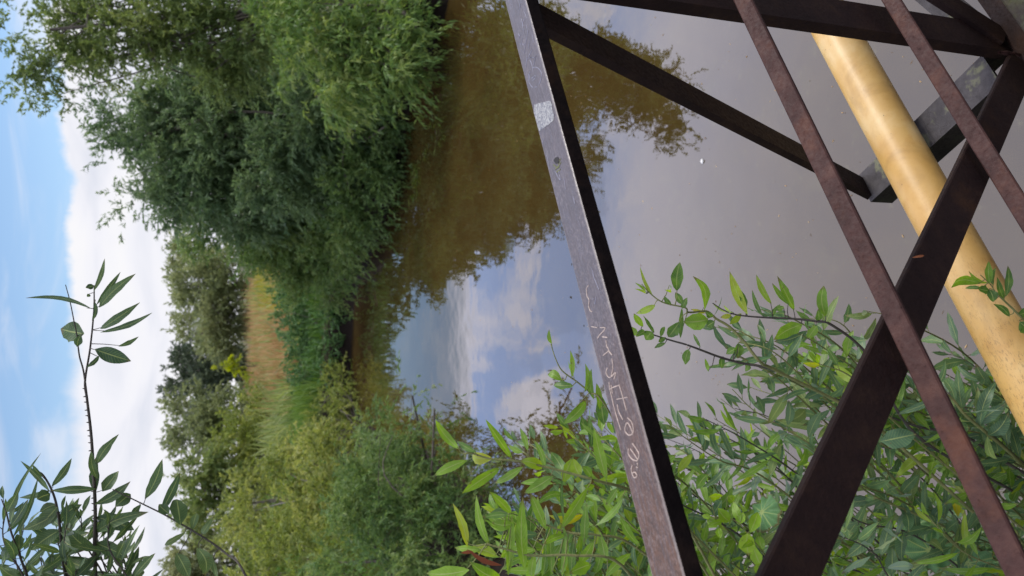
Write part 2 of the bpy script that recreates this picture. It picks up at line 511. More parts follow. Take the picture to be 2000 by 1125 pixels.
def crown(blobs, LL, LW, k, droop=.25, twig=.6, up=.35, per=20, tint=(.5, .22), clump_area=.13, depth=.9):
    Ps, Ds, Ts, clumps = [], [], [], []
    for b in blobs:
        px, py, rx, ry, D = b[:5]
        dens = b[5] if len(b) > 5 else 1.0
        C = pd(px, py, D)
        rv, rh = rx * D / F, ry * D / F
        rad = np.array([rh, min(rh, rv * 1.3) * depth, rv])
        area = math.pi * rv * rh
        nt = max(4, int(dens * k * area / (LL * LW * .5) / per))
        nc = max(3, int(area / clump_area))
        u = unit(R.normal(size=(nc, 3))) * (R.random((nc, 1)) ** .45)
        cc = C + u * rad * .92
        ct = R.normal(tint[0], tint[1] * .6, nc)
        clumps.append(cc)
        ix = R.integers(0, nc, nt)
        st = cc[ix] + R.normal(size=(nt, 3)) * .16 * twig / .6
        dr = unit(unit(u[ix] + 1e-6) * .75 + R.normal(size=(nt, 3)) * .55 + UP * up)
        ln = twig * R.uniform(.55, 1.25, nt)
        t = R.uniform(.08, 1, (nt, per))
        pos = st[:, None] + dr[:, None] * (ln[:, None] * t)[..., None]
        pos[..., 2] -= droop * (ln[:, None] * t) ** 2 / max(twig, .1)
        tan = np.repeat(dr[:, None], per, 1).copy()
        tan[..., 2] -= 2 * droop * t * ln[:, None] / max(twig, .1)
        ld = unit(tan) + R.normal(size=pos.shape) * .45
        ld[..., 2] -= .25 * droop / .25
        Ps.append(pos.reshape(-1, 3)); Ds.append(ld.reshape(-1, 3))
        tw = ct[ix] + R.normal(0, tint[1] * .5, nt)
        Ts.append(np.clip(tw[:, None] + R.normal(0, tint[1] * .6, (nt, per)), 0, 1).ravel())
    P, D, T = np.concatenate(Ps), np.concatenate(Ds), np.concatenate(Ts)
    N = len(P)
    V, Q = leaf_quads(P, D, LL * R.uniform(.65, 1.25, N), LW * R.uniform(.7, 1.2, N))
    return V, Q, T, np.concatenate(clumps)


NLEAF = 0


def tree(name, label, cat, blobs, mat, LL, LW, k, root=None, trunk_r=.10, group=None, parts=('trunk', 'crown'), limbs=16, stems=1, bark='bark', **kw):
    global NLEAF
    V, Q, T, cl = crown(blobs, LL, LW, k, **kw)
    NLEAF += len(Q)
    c = cl.mean(0)
    if root is None:
        root = c[:2]
    rz = float(hgt(root[0], root[1]))
    root = np.array([root[0], root[1], rz - .1])
    e = empty(name, root, label, cat, group)
    tubes = []
    top = np.array([c[0], c[1], cl[:, 2].max()])
    for s in range(stems):
        off = R.normal(size=3) * np.array([.25, .25, 0]) * (stems > 1)
        tgt = cl[R.integers(len(cl))] if stems > 1 else c + (top - c) * .6
        tr = curve([root + off, root + off + (tgt - root) * .35 + R.normal(size=3) * .12 + UP * .2, tgt], 6)
        tubes.append(tube(tr, np.linspace(trunk_r, trunk_r * .35, len(tr)), 7))
        for i in R.choice(len(cl), min(max(2, limbs // stems), len(cl)), replace=False):
            j = R.integers(2, len(tr) - 1)
            a = tr[j]; b = cl[i]
            m = (a + b) / 2 + R.normal(size=3) * .15 + UP * .15
            lm = curve([a, m, b], 4)
            tubes.append(tube(lm, np.linspace(trunk_r * .4, trunk_r * .08, len(lm)), 5))
    tv, tq = join(tubes)
    link(parts[0], mesh_quads(parts[0], tv, tq, smooth=True), M[bark], e)
    link(parts[1], mesh_quads(parts[1], V, Q, {'tint': T}), M[mat], e)
    return e


BG = 'trees beyond the reed bed'
RB = 'willows on the right bank'
LB = 'bushes on the left bank'
tree('willow_tree', 'tall dark grey-green willow, the biggest mass of the right bank, leaning over the brown water', 'tree',
     [(300, 215, 100, 80, 19.5), (340, 320, 85, 75, 19.5, .9), (450, 260, 120, 100, 19), (470, 370, 105, 70, 19.5), (560, 320, 105, 85, 18.3),
      (600, 235, 90, 75, 17.6), (640, 370, 80, 60, 18.5), (655, 250, 60, 70, 17.6), (240, 280, 45, 40, 19.5, .35), (270, 385, 45, 35, 19.5, .3), (205, 195, 40, 40, 19.5, .3), (400, 150, 90, 70, 19), (380, 260, 120, 110, 21.5), (480, 180, 100, 120, 21), (330, 400, 60, 40, 20, .8), (560, 220, 90, 110, 20), (500, 420, 80, 50, 20.5), (640, 300, 70, 120, 20)],
     'dark_willow', .14, .036, 7.0, root=on_z(745, 300, 0)[:2] + np.array([.8, 1.2]), trunk_r=.16, group=RB, limbs=34)
tree('poplar_tree', 'olive tree on the right bank with loose arms reaching into the blue sky', 'tree',
     [(230, 60, 95, 80, 15.6), (350, 60, 110, 90, 15.6), (460, 80, 110, 100, 15.6), (165, 50, 60, 60, 15.6, .8), (200, 135, 50, 45, 15.6, .6), (60, 25, 60, 20, 15.6, .35), (120, 20, 45, 36, 15.6, .5),
      (72, 105, 18, 42, 15.6, 1.1), (48, 165, 15, 36, 15.6, 1.1), (100, 140, 16, 44, 15.6, 1.1), (132, 190, 14, 26, 15.6, 1), (30, 75, 14, 26, 15.6, .8), (12, 95, 12, 22, 15.6, .8)],
     'olive', .10, .034, 5.6, root=on_z(840, 40, 0)[:2] + np.array([1.0, 1.9]), trunk_r=.09, group=RB, limbs=40, twig=.5)
tree('willow_bush', 'bright yellow-green willow bush with drooping sprays hanging over the water at the right edge', 'bush',
     [(600, 85, 65, 65, 14.3), (680, 80, 75, 65, 14), (755, 65, 75, 65, 13.7), (665, 170, 65, 45, 14.2), (780, 130, 55, 50, 13.8), (610, 15, 60, 50, 14.3), (820, 60, 35, 45, 13.5), (540, 40, 50, 50, 14.8)],
     'droop', .13, .028, 6.5, root=on_z(860, 60, 0)[:2] + np.array([.6, 1.0]), trunk_r=.07, group=RB, parts=('stem', 'foliage'), stems=4, droop=.55, twig=.7, tint=(.5, .28))
tree('willow_bush', 'low dark green bush fringing the waterline below the tall dark willow', 'bush',
     [(725, 240, 48, 55, 16.5), (738, 320, 40, 55, 17.2), (715, 405, 48, 50, 18), (690, 300, 50, 60, 17.4), (680, 440, 45, 40, 18.6), (735, 170, 45, 35, 15.8)],
     'mid', .11, .032, 6.0, root=on_z(775, 300, 0)[:2] + np.array([.5, .8]), trunk_r=.05, group=RB, parts=('stem', 'foliage'), stems=4, tint=(.3, .22))
tree('willow_bush', 'mid green bush sloping down from the dark willow towards the pale reed bed', 'bush',
     [(430, 440, 75, 45, 23), (500, 460, 85, 55, 22.5), (590, 460, 80, 60, 21.5), (660, 500, 55, 48, 20.5), (560, 520, 75, 38, 22), (625, 550, 60, 38, 22), (690, 470, 36, 40, 20)],
     'mid', .12, .035, 6.0, root=on_z(715, 490, 0)[:2] + np.array([.4, 1.0]), trunk_r=.07, group=RB, parts=('stem', 'foliage'), stems=3)
tree('shrub', 'fresh green herb-like shrub above the dark mud of the far bank', 'shrub',
     [(600, 600, 50, 45, 27), (595, 665, 45, 40, 27.5), (640, 625, 26, 45, 26.5), (575, 560, 30, 35, 28), (640, 690, 26, 30, 26.5), (655, 585, 24, 40, 25.6), (652, 650, 18, 40, 25.8), (668, 555, 22, 26, 24.6), (648, 615, 20, 34, 25.4), (650, 685, 18, 34, 25.7), (640, 725, 20, 26, 25.8), (628, 545, 26, 30, 26.2), (664, 600, 12, 26, 25.0)],
     'herb', .13, .05, 5.5, trunk_r=.04, parts=('stem', 'foliage'), stems=4, group=RB)
tree('shrub', 'small deep green shrub at the far end of the mud bank by the left bushes', 'shrub',
     [(600, 715, 26, 26, 27), (632, 722, 20, 24, 26.5)], 'herb', .12, .05, 5.5, trunk_r=.03, parts=('stem', 'foliage'), stems=3, tint=(.3, .2), group=RB)
# beyond the reed bed
tree('tree', 'soft olive tree right of the dark gap behind the reed bed', 'tree',
     [(395, 555, 70, 65, 60), (430, 600, 60, 55, 58), (380, 500, 45, 40, 62), (440, 530, 50, 50, 58)], 'far', .26, .09, 6.5, trunk_r=.2, group=BG, twig=1.3, clump_area=.7)
tree('tree', 'olive tree standing just left of the olive tree behind the reed bed, its top notched', 'tree',
     [(420, 640, 52, 40, 60), (445, 665, 36, 40, 58), (380, 640, 30, 26, 62)], 'far', .26, .09, 6.5, trunk_r=.2, group=BG, twig=1.2, clump_area=.7)
tree('tree', 'dark green tree forming the darkest gap in the middle of the far tree line', 'tree',
     [(400, 700, 60, 45, 66), (430, 745, 48, 40, 64), (375, 755, 48, 42, 66), (445, 710, 34, 30, 64)], 'fardark', .32, .12, 8, trunk_r=.2, group=BG, twig=1.2, clump_area=.7, tint=(.5, .2))
tree('tree', 'grey-olive tree left of the darkest tree, rising above the left bushes', 'tree',
     [(385, 815, 58, 55, 52), (420, 860, 60, 50, 50), (440, 800, 50, 40, 50)], 'far', .25, .09, 6.5, trunk_r=.2, group=BG, twig=1.2, clump_area=.6, tint=(.35, .2))
tree('poplar_tree', 'small bright lime-yellow young tree standing alone at the edge of the reed bed', 'tree',
     [(435, 714, 18, 7, 42), (452, 714, 16, 13, 42), (468, 712, 14, 16, 42)], 'lime', .20, .08, 5, trunk_r=.05, twig=.35, limbs=6, clump_area=.2, up=.1)
tree('tree', 'pale yellow-green tree with yellow sprays behind the left bushes', 'tree',
     [(400, 940, 55, 55, 38), (440, 985, 60, 55, 37), (385, 1000, 35, 40, 38), (430, 900, 40, 30, 38)], 'olive', .22, .08, 6.5, trunk_r=.15, group=BG, twig=.9, clump_area=.45, tint=(.7, .25))
tree('tree', 'blurred pale green tree at the left edge behind the bushes', 'tree',
     [(390, 1065, 48, 50, 42), (430, 1110, 60, 60, 42), (385, 1140, 50, 50, 42)], 'far', .24, .09, 6.5, trunk_r=.15, group=BG, twig=.9, clump_area=.45, tint=(.8, .2))
# left bank
tree('willow_bush', 'small olive willow bush dipping its thin branches into the far end of the water', 'bush',
     [(665, 712, 26, 26, 25.5, .5), (672, 752, 34, 36, 25, .7), (640, 790, 40, 40, 25), (690, 775, 26, 30, 24, .6), (705, 815, 24, 24, 22.5, .6)],
     'left', .13, .035, 4.6, root=on_z(700, 800, 0)[:2] + np.array([-.8, .5]), trunk_r=.05, group=LB, parts=('stem', 'foliage'), stems=4, tint=(.5, .25))
tree('willow_bush', 'light olive willow bush farthest back on the left, at the end of the reed bed', 'bush',
     [(545, 810, 50, 50, 40), (510, 860, 55, 55, 39), (580, 860, 60, 55, 38), (470, 890, 50, 50, 40), (480, 810, 36, 40, 41, .8), (625, 835, 34, 40, 33)],
     'left', .20, .065, 5.0, trunk_r=.09, group=LB, parts=('stem', 'foliage'), stems=3, tint=(.5, .22), twig=.9, clump_area=.4)
tree('willow_bush', 'full yellow-green willow bush in the middle of the left bank', 'bush',
     [(600, 930, 80, 60, 25), (655, 880, 60, 50, 25), (520, 990, 75, 70, 25), (610, 1010, 80, 60, 24), (690, 935, 55, 50, 23), (470, 1040, 55, 55, 26), (720, 870, 30, 26, 22, .7), (640, 905, 45, 50, 19), (665, 965, 48, 50, 18), (630, 1030, 60, 55, 18), (615, 870, 45, 40, 21)],
     'left', .15, .045, 5.2, trunk_r=.08, group=LB, parts=('stem', 'foliage'), stems=4, tint=(.68, .22), twig=.75, clump_area=.25)
tree('willow_bush', 'dark green willow bush overhanging the water nearest the viewer on the left bank', 'bush',
     [(755, 905, 55, 44, 11.2, .8), (800, 965, 65, 50, 10.9), (720, 985, 70, 60, 11.4), (850, 1010, 70, 60, 10.6), (690, 1070, 80, 70, 11), (800, 1070, 90, 60, 10.4), (880, 925, 45, 34, 10.8, .6), (910, 985, 45, 50, 10.4, .9), (925, 1080, 60, 60, 10),
      (800, 768, 16, 12, 10.9, .35), (858, 795, 18, 14, 10.8, .35), (800, 850, 40, 26, 11, .35), (845, 870, 36, 24, 10.9, .5), (730, 850, 40, 24, 11.2, .4), (745, 925, 50, 44, 12.6, .8), (715, 885, 36, 36, 14, .8), (720, 840, 30, 30, 15.5, .7)],
     'mid', .085, .021, 4.8, trunk_r=.04, root=np.array([-3.9, 10.9]), group=LB, parts=('stem', 'foliage'), stems=6, tint=(.40, .24), twig=.45)
tree('willow_bush', 'mid green leafy bush filling the left edge below the pale trees', 'bush',
     [(590, 1100, 85, 60, 12.5), (510, 1110, 60, 60, 12.8), (660, 1130, 80, 60, 12)],
     'left', .11, .030, 5.0, trunk_r=.05, root=np.array([-5.6, 12]), group=LB, parts=('stem', 'foliage'), stems=4, tint=(.4, .22))


# ------------------------------------------------------------------ ground cover, reeds
def blades(P, h, w, lean, seg=1, curl=.25):
    N = len(P)
    a = R.uniform(0, 2 * math.pi, N)
    d = np.stack([np.cos(a), np.sin(a), np.zeros(N)], -1)
    wd = np.stack([-np.sin(a + R.normal(0, .8, N)), np.cos(a), np.zeros(N)], -1)
    le = (lean * np.abs(R.normal(size=N)))[:, None]
    V = np.stack([P - wd * w[:, None] / 2, P + wd * w[:, None] / 2,
                  P + UP * h[:, None] * .55 + d * le * h[:, None] * .35 + wd * w[:, None] * .4,
                  P + UP * h[:, None] * .55 + d * le * h[:, None] * .35 - wd * w[:, None] * .4,
                  P + UP * (h[:, None] * (1 - .3 * le)) + d * le * h[:, None] + wd * w[:, None] * .06,
                  P + UP * (h[:, None] * (1 - .3 * le)) + d * le * h[:, None] - wd * w[:, None] * .06], 1).reshape(-1, 3)
    b = np.arange(N)[:, None] * 6
    Q = np.concatenate([b + [0, 1, 2, 3], b + [3, 2, 4, 5]], 1).reshape(-1, 4)
    return V, Q


def cover(name, n, xr, yr, cond, h, w, lean, mat, tint, label=None, patch=0):
    X = R.uniform(*xr, n); Y = R.uniform(*yr, n)
    k = cond(X, Y, sd_river(X, Y)); X, Y = X[k], Y[k]
    P = np.stack([X, Y, hgt(X, Y) - .03], -1)
    pt = np.sin(X * 1.1 + .6 * Y) + np.sin(X * .45 - Y * .8 + 1) + .7 * np.sin(X * 2.9 + Y * 1.9)
    V, Q = blades(P, R.uniform(*h, len(P)) * np.clip(1 + .16 * patch * pt, .4, 1.6), R.uniform(*w, len(P)), lean)
    T = np.clip(R.normal(*tint, len(P)) + patch * .09 * pt, 0, 1)
    o = link(name, mesh_quads(name, V, Q, {'tint': np.repeat(T, 2)}), M[mat])
    return tag(o, label, None, None, 'stuff')


fl = lambda X, Y, py: (1125 - py - 562.5) / F
def inview(X, Y, p0, p1, m=1.0):        # between two image columns, by bearing
    return (X > fl(X, Y, p1) * Y * 1.03 * m) & (X < fl(X, Y, p0) * Y * 1.03 * m)
cover('reeds', 60000, (-14, 6), (31, 60), lambda X, Y, d: (d > 3.2) & inview(X + 1.1 * np.sin(Y * .9) + R.normal(0, .5, len(X)), Y, 570, 752), (.7, 1.6), (.02, .05), .30, 'reed', (.45, .3), 'dry tan reed bed behind the far bank', 1)
cover('meadow_herbs', 24000, (-14, 6), (30, 52), lambda X, Y, d: (d > 2.2) & inview(X, Y, 540, 860) & (R.random(len(X)) < np.where(X < fl(X, Y, 735) * Y, 1, .45)), (.6, 1.5), (.05, .12), .45, 'olive', (.7, .3), 'olive green herbs scattered through the reed bed', 2)
cover('flowering_herbs', 10000, (-3, 6), (31, 50), lambda X, Y, d: (d > 2) & inview(X, Y, 500, 600), (1.0, 1.65), (.04, .09), .3, 'goldenrod', (.5, .3), 'yellow flowering herbs at the right end of the reed bed')
cover('meadow_grass', 30000, (-24, 16), (28, 60), lambda X, Y, d: (d > 1.2), (.4, 1.0), (.03, .06), .3, 'grass', (.5, .25), 'green meadow grass around the reed bed')
cover('bank_grass', 60000, (-9, 12), (10, 34), lambda X, Y, d: (d > .75) & (d < 4.0), (.25, .75), (.015, .035), .45, 'grass', (.45, .28), 'green grass along the river banks')
cover('bright_grass', 5000, (-7, -2), (24, 32), lambda X, Y, d: (d > .5) & inview(X, Y, 735, 830), (.5, 1.0), (.02, .04), .35, 'grass', (.95, .15), 'bright green grass left of the mud bank')
cover('bank_herbs', 14000, (-6, -.9), (-1, 7), lambda X, Y, d: (d > -.1) & (d < 3.5), (.25, .85), (.012, .03), .5, 'grass', (.3, .25), 'low grass and herbs on the near bank under the bridge')

# water weed near the right bank
wp = [(810, 330, 1), (812, 350, 1), (806, 385, .8), (775, 400, .5), (830, 300, .4), (800, 260, .4), (860, 270, .3), (845, 240, .3)]
Vw, Qw, Tw, o = [], [], [], 0
for px, py, s in wp:
    c = on_z(px, py, 0.006); n = int(70 * s)
    P = np.stack([c[0] + R.normal(0, .06, n), c[1] + R.normal(0, .22, n), np.full(n, .006) + R.uniform(0, .02, n)], -1)
    V, Q = leaf_quads(P, np.stack([R.normal(-.3, .5, n), R.normal(-.6, .5, n), R.normal(.05, .12, n)], -1), R.uniform(.08, .26, n), R.uniform(.008, .02, n), .03)
    Vw.append(V); Qw.append(Q + o); o += len(V); Tw.append(R.random(n))
tag(link('water_weed', mesh_quads('water_weed', np.concatenate(Vw), np.concatenate(Qw), {'tint': np.concatenate(Tw)}), M['weed']), 'green water weed drifting at the surface near the right bank', kind='stuff')


P = []
while len(P) < 420:
    q = on_z(R.uniform(760, 1950), R.uniform(0, 900), .003)
    if sd_river(np.array([q[0]]), np.array([q[1]]))[0] < -.1: P.append(q)
P = np.array(P); n = len(P)
dd = np.stack([R.normal(size=n), R.normal(size=n), R.normal(0, .03, n)], -1)
V, Q = leaf_quads(P, dd, R.uniform(.006, .03, n), R.uniform(.003, .009, n), .02)
tag(link('floating_debris', mesh_quads('floating_debris', V, Q, {'tint': R.random(n)}), M['reed']), 'tiny specks of plant debris floating on the water', kind='stuff')

# ------------------------------------------------------------------ footbridge
ZR, ZD = -.5, -1.672
bridge = empty('footbridge', bw(0, .87, ZD), 'rusty brown steel footbridge truss with scratched top rail in the foreground', 'footbridge')
S0, S1 = -5.0, 13.5


def part(name, V, Fc, mat, parent=None, smooth=False):
    return link(name, mesh_faces(name, [np.asarray(v) for v in V], Fc, smooth), M[mat], parent or bridge)


def angle_prof(a, t):                     # an L section, web in the plane of the truss
    return [(-a / 2, 0), (a / 2, 0), (a / 2, a * .8), (a / 2 - t, a * .8), (a / 2 - t, t), (-a / 2, t)]


def member(name, p0, p1, prof, up_hint=UP, mat='steel', out=NV):
    d = unit(p1 - p0)
    xa = unit(up_hint - d * float(up_hint @ d)); ya = unit(out - d * float(out @ d) - xa * float(out @ xa))
    V, Fc = extrude(prof, p0, p1, xa, ya)
    return part(name, V, Fc, mat)


NM = .889
rail_c = .5 * (.9286 + .8497)
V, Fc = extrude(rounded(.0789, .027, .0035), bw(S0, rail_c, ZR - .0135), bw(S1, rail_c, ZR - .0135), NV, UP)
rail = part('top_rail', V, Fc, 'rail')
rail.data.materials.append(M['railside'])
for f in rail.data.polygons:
    f.material_index = 0 if f.normal.z > .35 else 1  # faces that do not point up get a much darker material
# lower leg hidden behind the lip of the rail
# mid rails: flat faces seen from above with a raised outer lip
for zc, nm in ((-1.003, 'mid_rail'), (-1.451, 'lower_rail')):
    tilt = unit(NV * .82 + UP * -.57 * -1)
    prof = [(-.0175, -.006), (.0125, -.006), (.0125, -.030), (.0175, -.030), (.0175, .0020), (.0150, .0045), (-.0150, .0045), (-.0175, .002)]
    V, Fc = extrude(prof, bw(S0, .842, zc), bw(S1, .842, zc), unit(NV * .93 + UP * .36), unit(UP * .93 - NV * .36))
    part(nm, V, Fc, 'bar')
nodes = [1.246 + 2.62 * k for k in range(-2, 5)]
ZB = -1.845
chan = lambda w, h, t: [(-w / 2, 0), (w / 2, 0), (w / 2, h), (w / 2 - t, h), (w / 2 - t, t), (-w / 2 + t, t), (-w / 2 + t, h), (-w / 2, h)]
for s in nodes:
    member('post', bw(s + .058, .893, ZR - .03), bw(s + .055, .893, ZB - .03), chan(.098, .030, .006), SV)
    for q in (-1.31, 1.31):
        member('diagonal_brace', bw(s + q * .954, .884, ZR - .057), bw(s + q * .035, .884, ZB - .012), [(-.034, 0), (.033, 0), (.033, .013), (.036, .013), (.036, -.002), (.033, -.004), (-.034, -.004)], UP)
    # outrigger that carries the pipe, and its raking strut
    V, Fc = extrude([(-.05, 0), (.05, 0), (.05, -.085), (.043, -.085), (.043, -.008), (-.043, -.008), (-.043, -.085), (-.05, -.085)],
                    bw(s - .02, .935, -1.822), bw(s - .02, 1.43, -1.822), SV, UP)
    og = part('outrigger', V, Fc, 'bracket'); og.data.materials.append(M['edge'])
    for f in og.data.polygons: f.material_index = 0 if f.normal.z > .5 else 1
    d0, d1 = bw(s - .02, .945, ZR - .06), bw(s - .02, 1.425, -1.83)
    dd = unit(d1 - d0); nn = unit(np.cross(SV, dd))
    if nn[2] > 0: nn = -nn
    V, Fc = extrude([(-.035, -.014), (-.035, .006), (.035, .006), (.035, -.014), (.029, -.014), (.029, 0), (-.029, 0), (-.029, -.014)], d0, d1, SV, nn)
    part('raking_strut', V, Fc, 'steel')
# bottom chord, deck edge, planks, far side beams
V, Fc = extrude([(0, 0), (.09, 0), (.09, -.008), (.008, -.008), (.008, -.10), (0, -.10)], bw(S0, .80, ZB - .02), bw(S1, .80, ZB - .02), NV, UP); part('bottom_chord', V, Fc, 'steel')
V, Fc = extrude(rounded(.05, .075, .006), bw(S0, .735, ZD - .0375), bw(S1, .735, ZD - .0375), NV, UP); part('deck_edge', V, Fc, 'edge')
Vd, Fd = [], []
for k, s in enumerate(np.arange(S0, S1, .152)):
    V, Fc = extrude(rounded(.146, .04, .005, 2), bw(s, .705, ZD - .028 + R.normal(0, .0015)), bw(s, -.75, ZD - .028), SV, UP)
    Fd += [tuple(i + len(Vd) for i in f) for f in Fc]; Vd += V
part('deck', Vd, Fd, 'deck')
V, Fc = extrude(rounded(.09, .16, .004), bw(S0, -.70, ZD - .16), bw(S1, -.70, ZD - .16), NV, UP); part('beam', V, Fc, 'edge')
V, Fc = extrude(rounded(.085, .01, .002), on_z(1760, -60, H - 2.06) , on_z(1945, 92, H - 2.06), np.array([-.7, .7, 0]), UP); part('lateral_brace', V, Fc, 'bracket')
for s in nodes:
    for (a, b) in ((bw(s - .02, .884, ZB + .05), bw(s - .02, .884, ZB - .03)), (bw(s + .035, .87, ZR - .031), bw(s + .035, .93, ZR - .031))):
        cv = curve([a, (a + b) / 2 + R.normal(size=3) * .002, b], 8)
        v_, q_ = tube(cv, .0045 + R.uniform(-.001, .0015, len(cv)), 7)
        link('weld_bead', mesh_quads('weld_bead', v_, q_, smooth=True), M['bar'], bridge)
# moss on the deck edge
nm_, nn_ = 60, 7
ms = np.linspace(1.45, 2.15, nm_); mn = np.linspace(.705, .757, nn_)
MV = np.array([bw(a, b + R.normal(0, .002), ZD - .004 + .012 * max(0, math.sin(3.1 * k / (nn_ - 1))) * R.uniform(.2, 1.2) * (.4 + .6 * abs(math.sin(a * 17)))) for a in ms for k, b in enumerate(mn)])
MI = np.arange(nm_ * nn_).reshape(nm_, nn_)
link('moss', mesh_quads('moss', MV, np.stack([MI[:-1, :-1], MI[1:, :-1], MI[1:, 1:], MI[:-1, 1:]], -1).reshape(-1, 4), smooth=True), M['moss'], bridge)

# scratched writing on the top face of the rail
ZT = H + ZR


def strokes(name, polys, fn, w, mat, lift=.0006):
    for p in polys:
        pts = np.array([on_z(*fn(x, y), ZT + lift) for x, y in p])
        if len(pts) > 2: pts = curve(pts, 5)
        t = unit(np.gradient(pts, axis=0)); sd = np.stack([-t[:, 1], t[:, 0], 0 * t[:, 0]], -1)
        ww = w * (.55 + .45 * R.random(len(pts)))[:, None]
        L, Rr = pts + sd * ww / 2, pts - sd * ww / 2
        n = len(pts)
        V = np.concatenate([L, Rr, np.concatenate([L, Rr]) - UP * lift * .9])
        q = []
        for i in range(n - 1):
            q += [(i, i + 1, n + i + 1, n + i), (2 * n + i, 2 * n + i + 1, i + 1, i), (n + i, n + i + 1, 3 * n + i + 1, 3 * n + i)]
        link(name, mesh_quads(name, V, np.array(q)), M[mat], rail)


z6 = lambda x, y: (x / 2.5 + 1050, y / 2.5 + 500)
z5 = lambda x, y: (x / 6.617 + 1000, y / 6.617 + 100)
z2 = lambda x, y: (x / 2.813 + 600, y / 2.813)
z9 = lambda x, y: (x / 9.09 + 980, y / 9.09)
strokes('scratch', [
    [(248, 143), (238, 160), (240, 195), (250, 215), (248, 245), (256, 268), (266, 272)],
    [(262, 345), (290, 350)], [(305, 350), (328, 351), (322, 365), (303, 385), (292, 402)], [(315, 395), (340, 398)],
    [(333, 412), (336, 440), (345, 462), (318, 486)], [(345, 462), (362, 484)],
    [(362, 500), (366, 540), (358, 590)], [(340, 545), (333, 570), (345, 592), (358, 590), (380, 570), (372, 602)],
    [(348, 615), (352, 650), (378, 760), (405, 850)], [(348, 652), (372, 640), (400, 630)], [(398, 632), (415, 690), (432, 755)], [(385, 700), (438, 690)], [(358, 630), (364, 672)],
    [(388, 725), (395, 760), (415, 800)],
    [(438, 790), (460, 815), (466, 860), (445, 875), (425, 850), (436, 815), (452, 835), (465, 870)],
    [(442, 940), (442, 965), (458, 990), (485, 1000), (494, 968), (480, 942), (462, 915)], [(452, 942), (475, 975), (490, 998)],
    [(460, 1020), (457, 1050), (470, 1082), (484, 1074), (474, 1056), (461, 1062)], [(485, 1010), (488, 1022)], [(480, 1030), (490, 1034)]],
    z6, .0015, 'scratch')
strokes('scratch', [
    [(245, 5), (215, 72), (285, 82)], [(228, 110), (248, 150), (262, 195), (270, 262)], [(305, 55), (290, 120), (276, 192)],
    [(265, 212), (310, 206), (350, 232), (380, 290), (372, 360), (345, 430)], [(232, 260), (212, 320), (215, 395), (240, 440), (268, 470)], [(220, 300), (232, 380)], [(290, 465), (325, 458)],
    [(248, 352), (280, 330)], [(265, 380), (300, 345)], [(290, 318), (308, 322)], [(190, 60), (185, 150), (178, 215)]], z5, .0013, 'palescratch')
strokes('scratch', [
    [(345, 330), (360, 390), (385, 540)], [(410, 330), (370, 400), (380, 470)], [(430, 440), (455, 570), (440, 680), (395, 950)], [(455, 570), (470, 540)],
    [(290, 590), (315, 640), (325, 610), (300, 680)], [(355, 680), (350, 740), (330, 800)], [(355, 760), (375, 800), (410, 770)], [(490, 720), (470, 860)], [(535, 885), (480, 1010), (560, 1015)],
    [(535, 590), (560, 760)], [(390, 200), (420, 260), (440, 330)], [(330, 60), (310, 180)], [(480, 1010), (440, 1080)], [(600, 990), (580, 1080)]], z9, .0011, 'palescratch')
strokes('scratch', [[(1315, 850), (1325, 900), (1330, 930)], [(1300, 760), (1290, 790)], [(1360, 940), (1390, 990), (1378, 930)], [(1410, 980), (1420, 1040)], [(1460, 1080), (1470, 1120)]], z2, .0012, 'palescratch')
strokes('scratch', [[(265, 60), (275, 105), (300, 165)], [(285, 200), (278, 235)], [(272, 205), (268, 215)]], z6, .0012, 'palescratch')
pp = [(290, 690), (350, 670), (420, 655), (480, 640), (500, 645), (508, 690), (520, 668), (518, 752), (545, 820), (532, 900), (470, 950), (400, 1000), (350, 1035), (335, 990), (320, 930), (300, 860), (280, 790)]
pv = [on_z(*z5(*p), ZT + .0005) for p in pp]
pv2 = [p - UP * .0004 for p in pv]
n = len(pv)
part('sticker_remnant', pv + pv2, [tuple(range(n))] + [(i, n + i, n + (i + 1) % n, (i + 1) % n) for i in range(n)], 'patch', rail)
o = bpy.data.objects['sticker_remnant']
if o.data.polygons[0].normal.z < 0:
    o.data.flip_normals()
hp = [(1352, 882), (1362, 866), (1376, 862), (1386, 878), (1382, 896), (1366, 900)]
pv = [on_z(*z2(*p), ZT + .0006) for p in hp]; pv2 = [p - UP * .0005 for p in pv]; n = len(pv)
part('gouge', pv + pv2, [tuple(range(n)), *[(i, n + i, n + (i + 1) % n, (i + 1) % n) for i in range(n)]], 'hole', rail)
strokes('moss_streak', [[(1352, 905), (1372, 918), (1394, 890)], [(1362, 930), (1385, 915)], [(1370, 945), (1390, 930)], [(1378, 900), (1392, 870)]], z2, .0022, 'moss')
strokes('gouge', [[(1443, 563), (1455, 567)]], lambda x, y: (x / 2.813 + 600, y / 2.813 + 380), .004, 'hole')
strokes('gouge', [[(1518, 717), (1522, 725)], [(1450, 380), (1455, 388)]], lambda x, y: (x / 2.813 + 600, y / 2.813 + 380), .003, 'hole')

# ------------------------------------------------------------------ pipe
pc, pz, pr = 1.213, -1.753, .0625
ts = np.linspace(S0, S1, 60)
V, Q = tube(np.array([bw(s, pc, pz) for s in ts]), np.full(60, pr), 40)
pipe = tag(link('pipe', mesh_quads('pipe', V, Q, smooth=True), M['pipe']), 'yellow painted gas pipe carried along the outside of the footbridge', 'pipe')


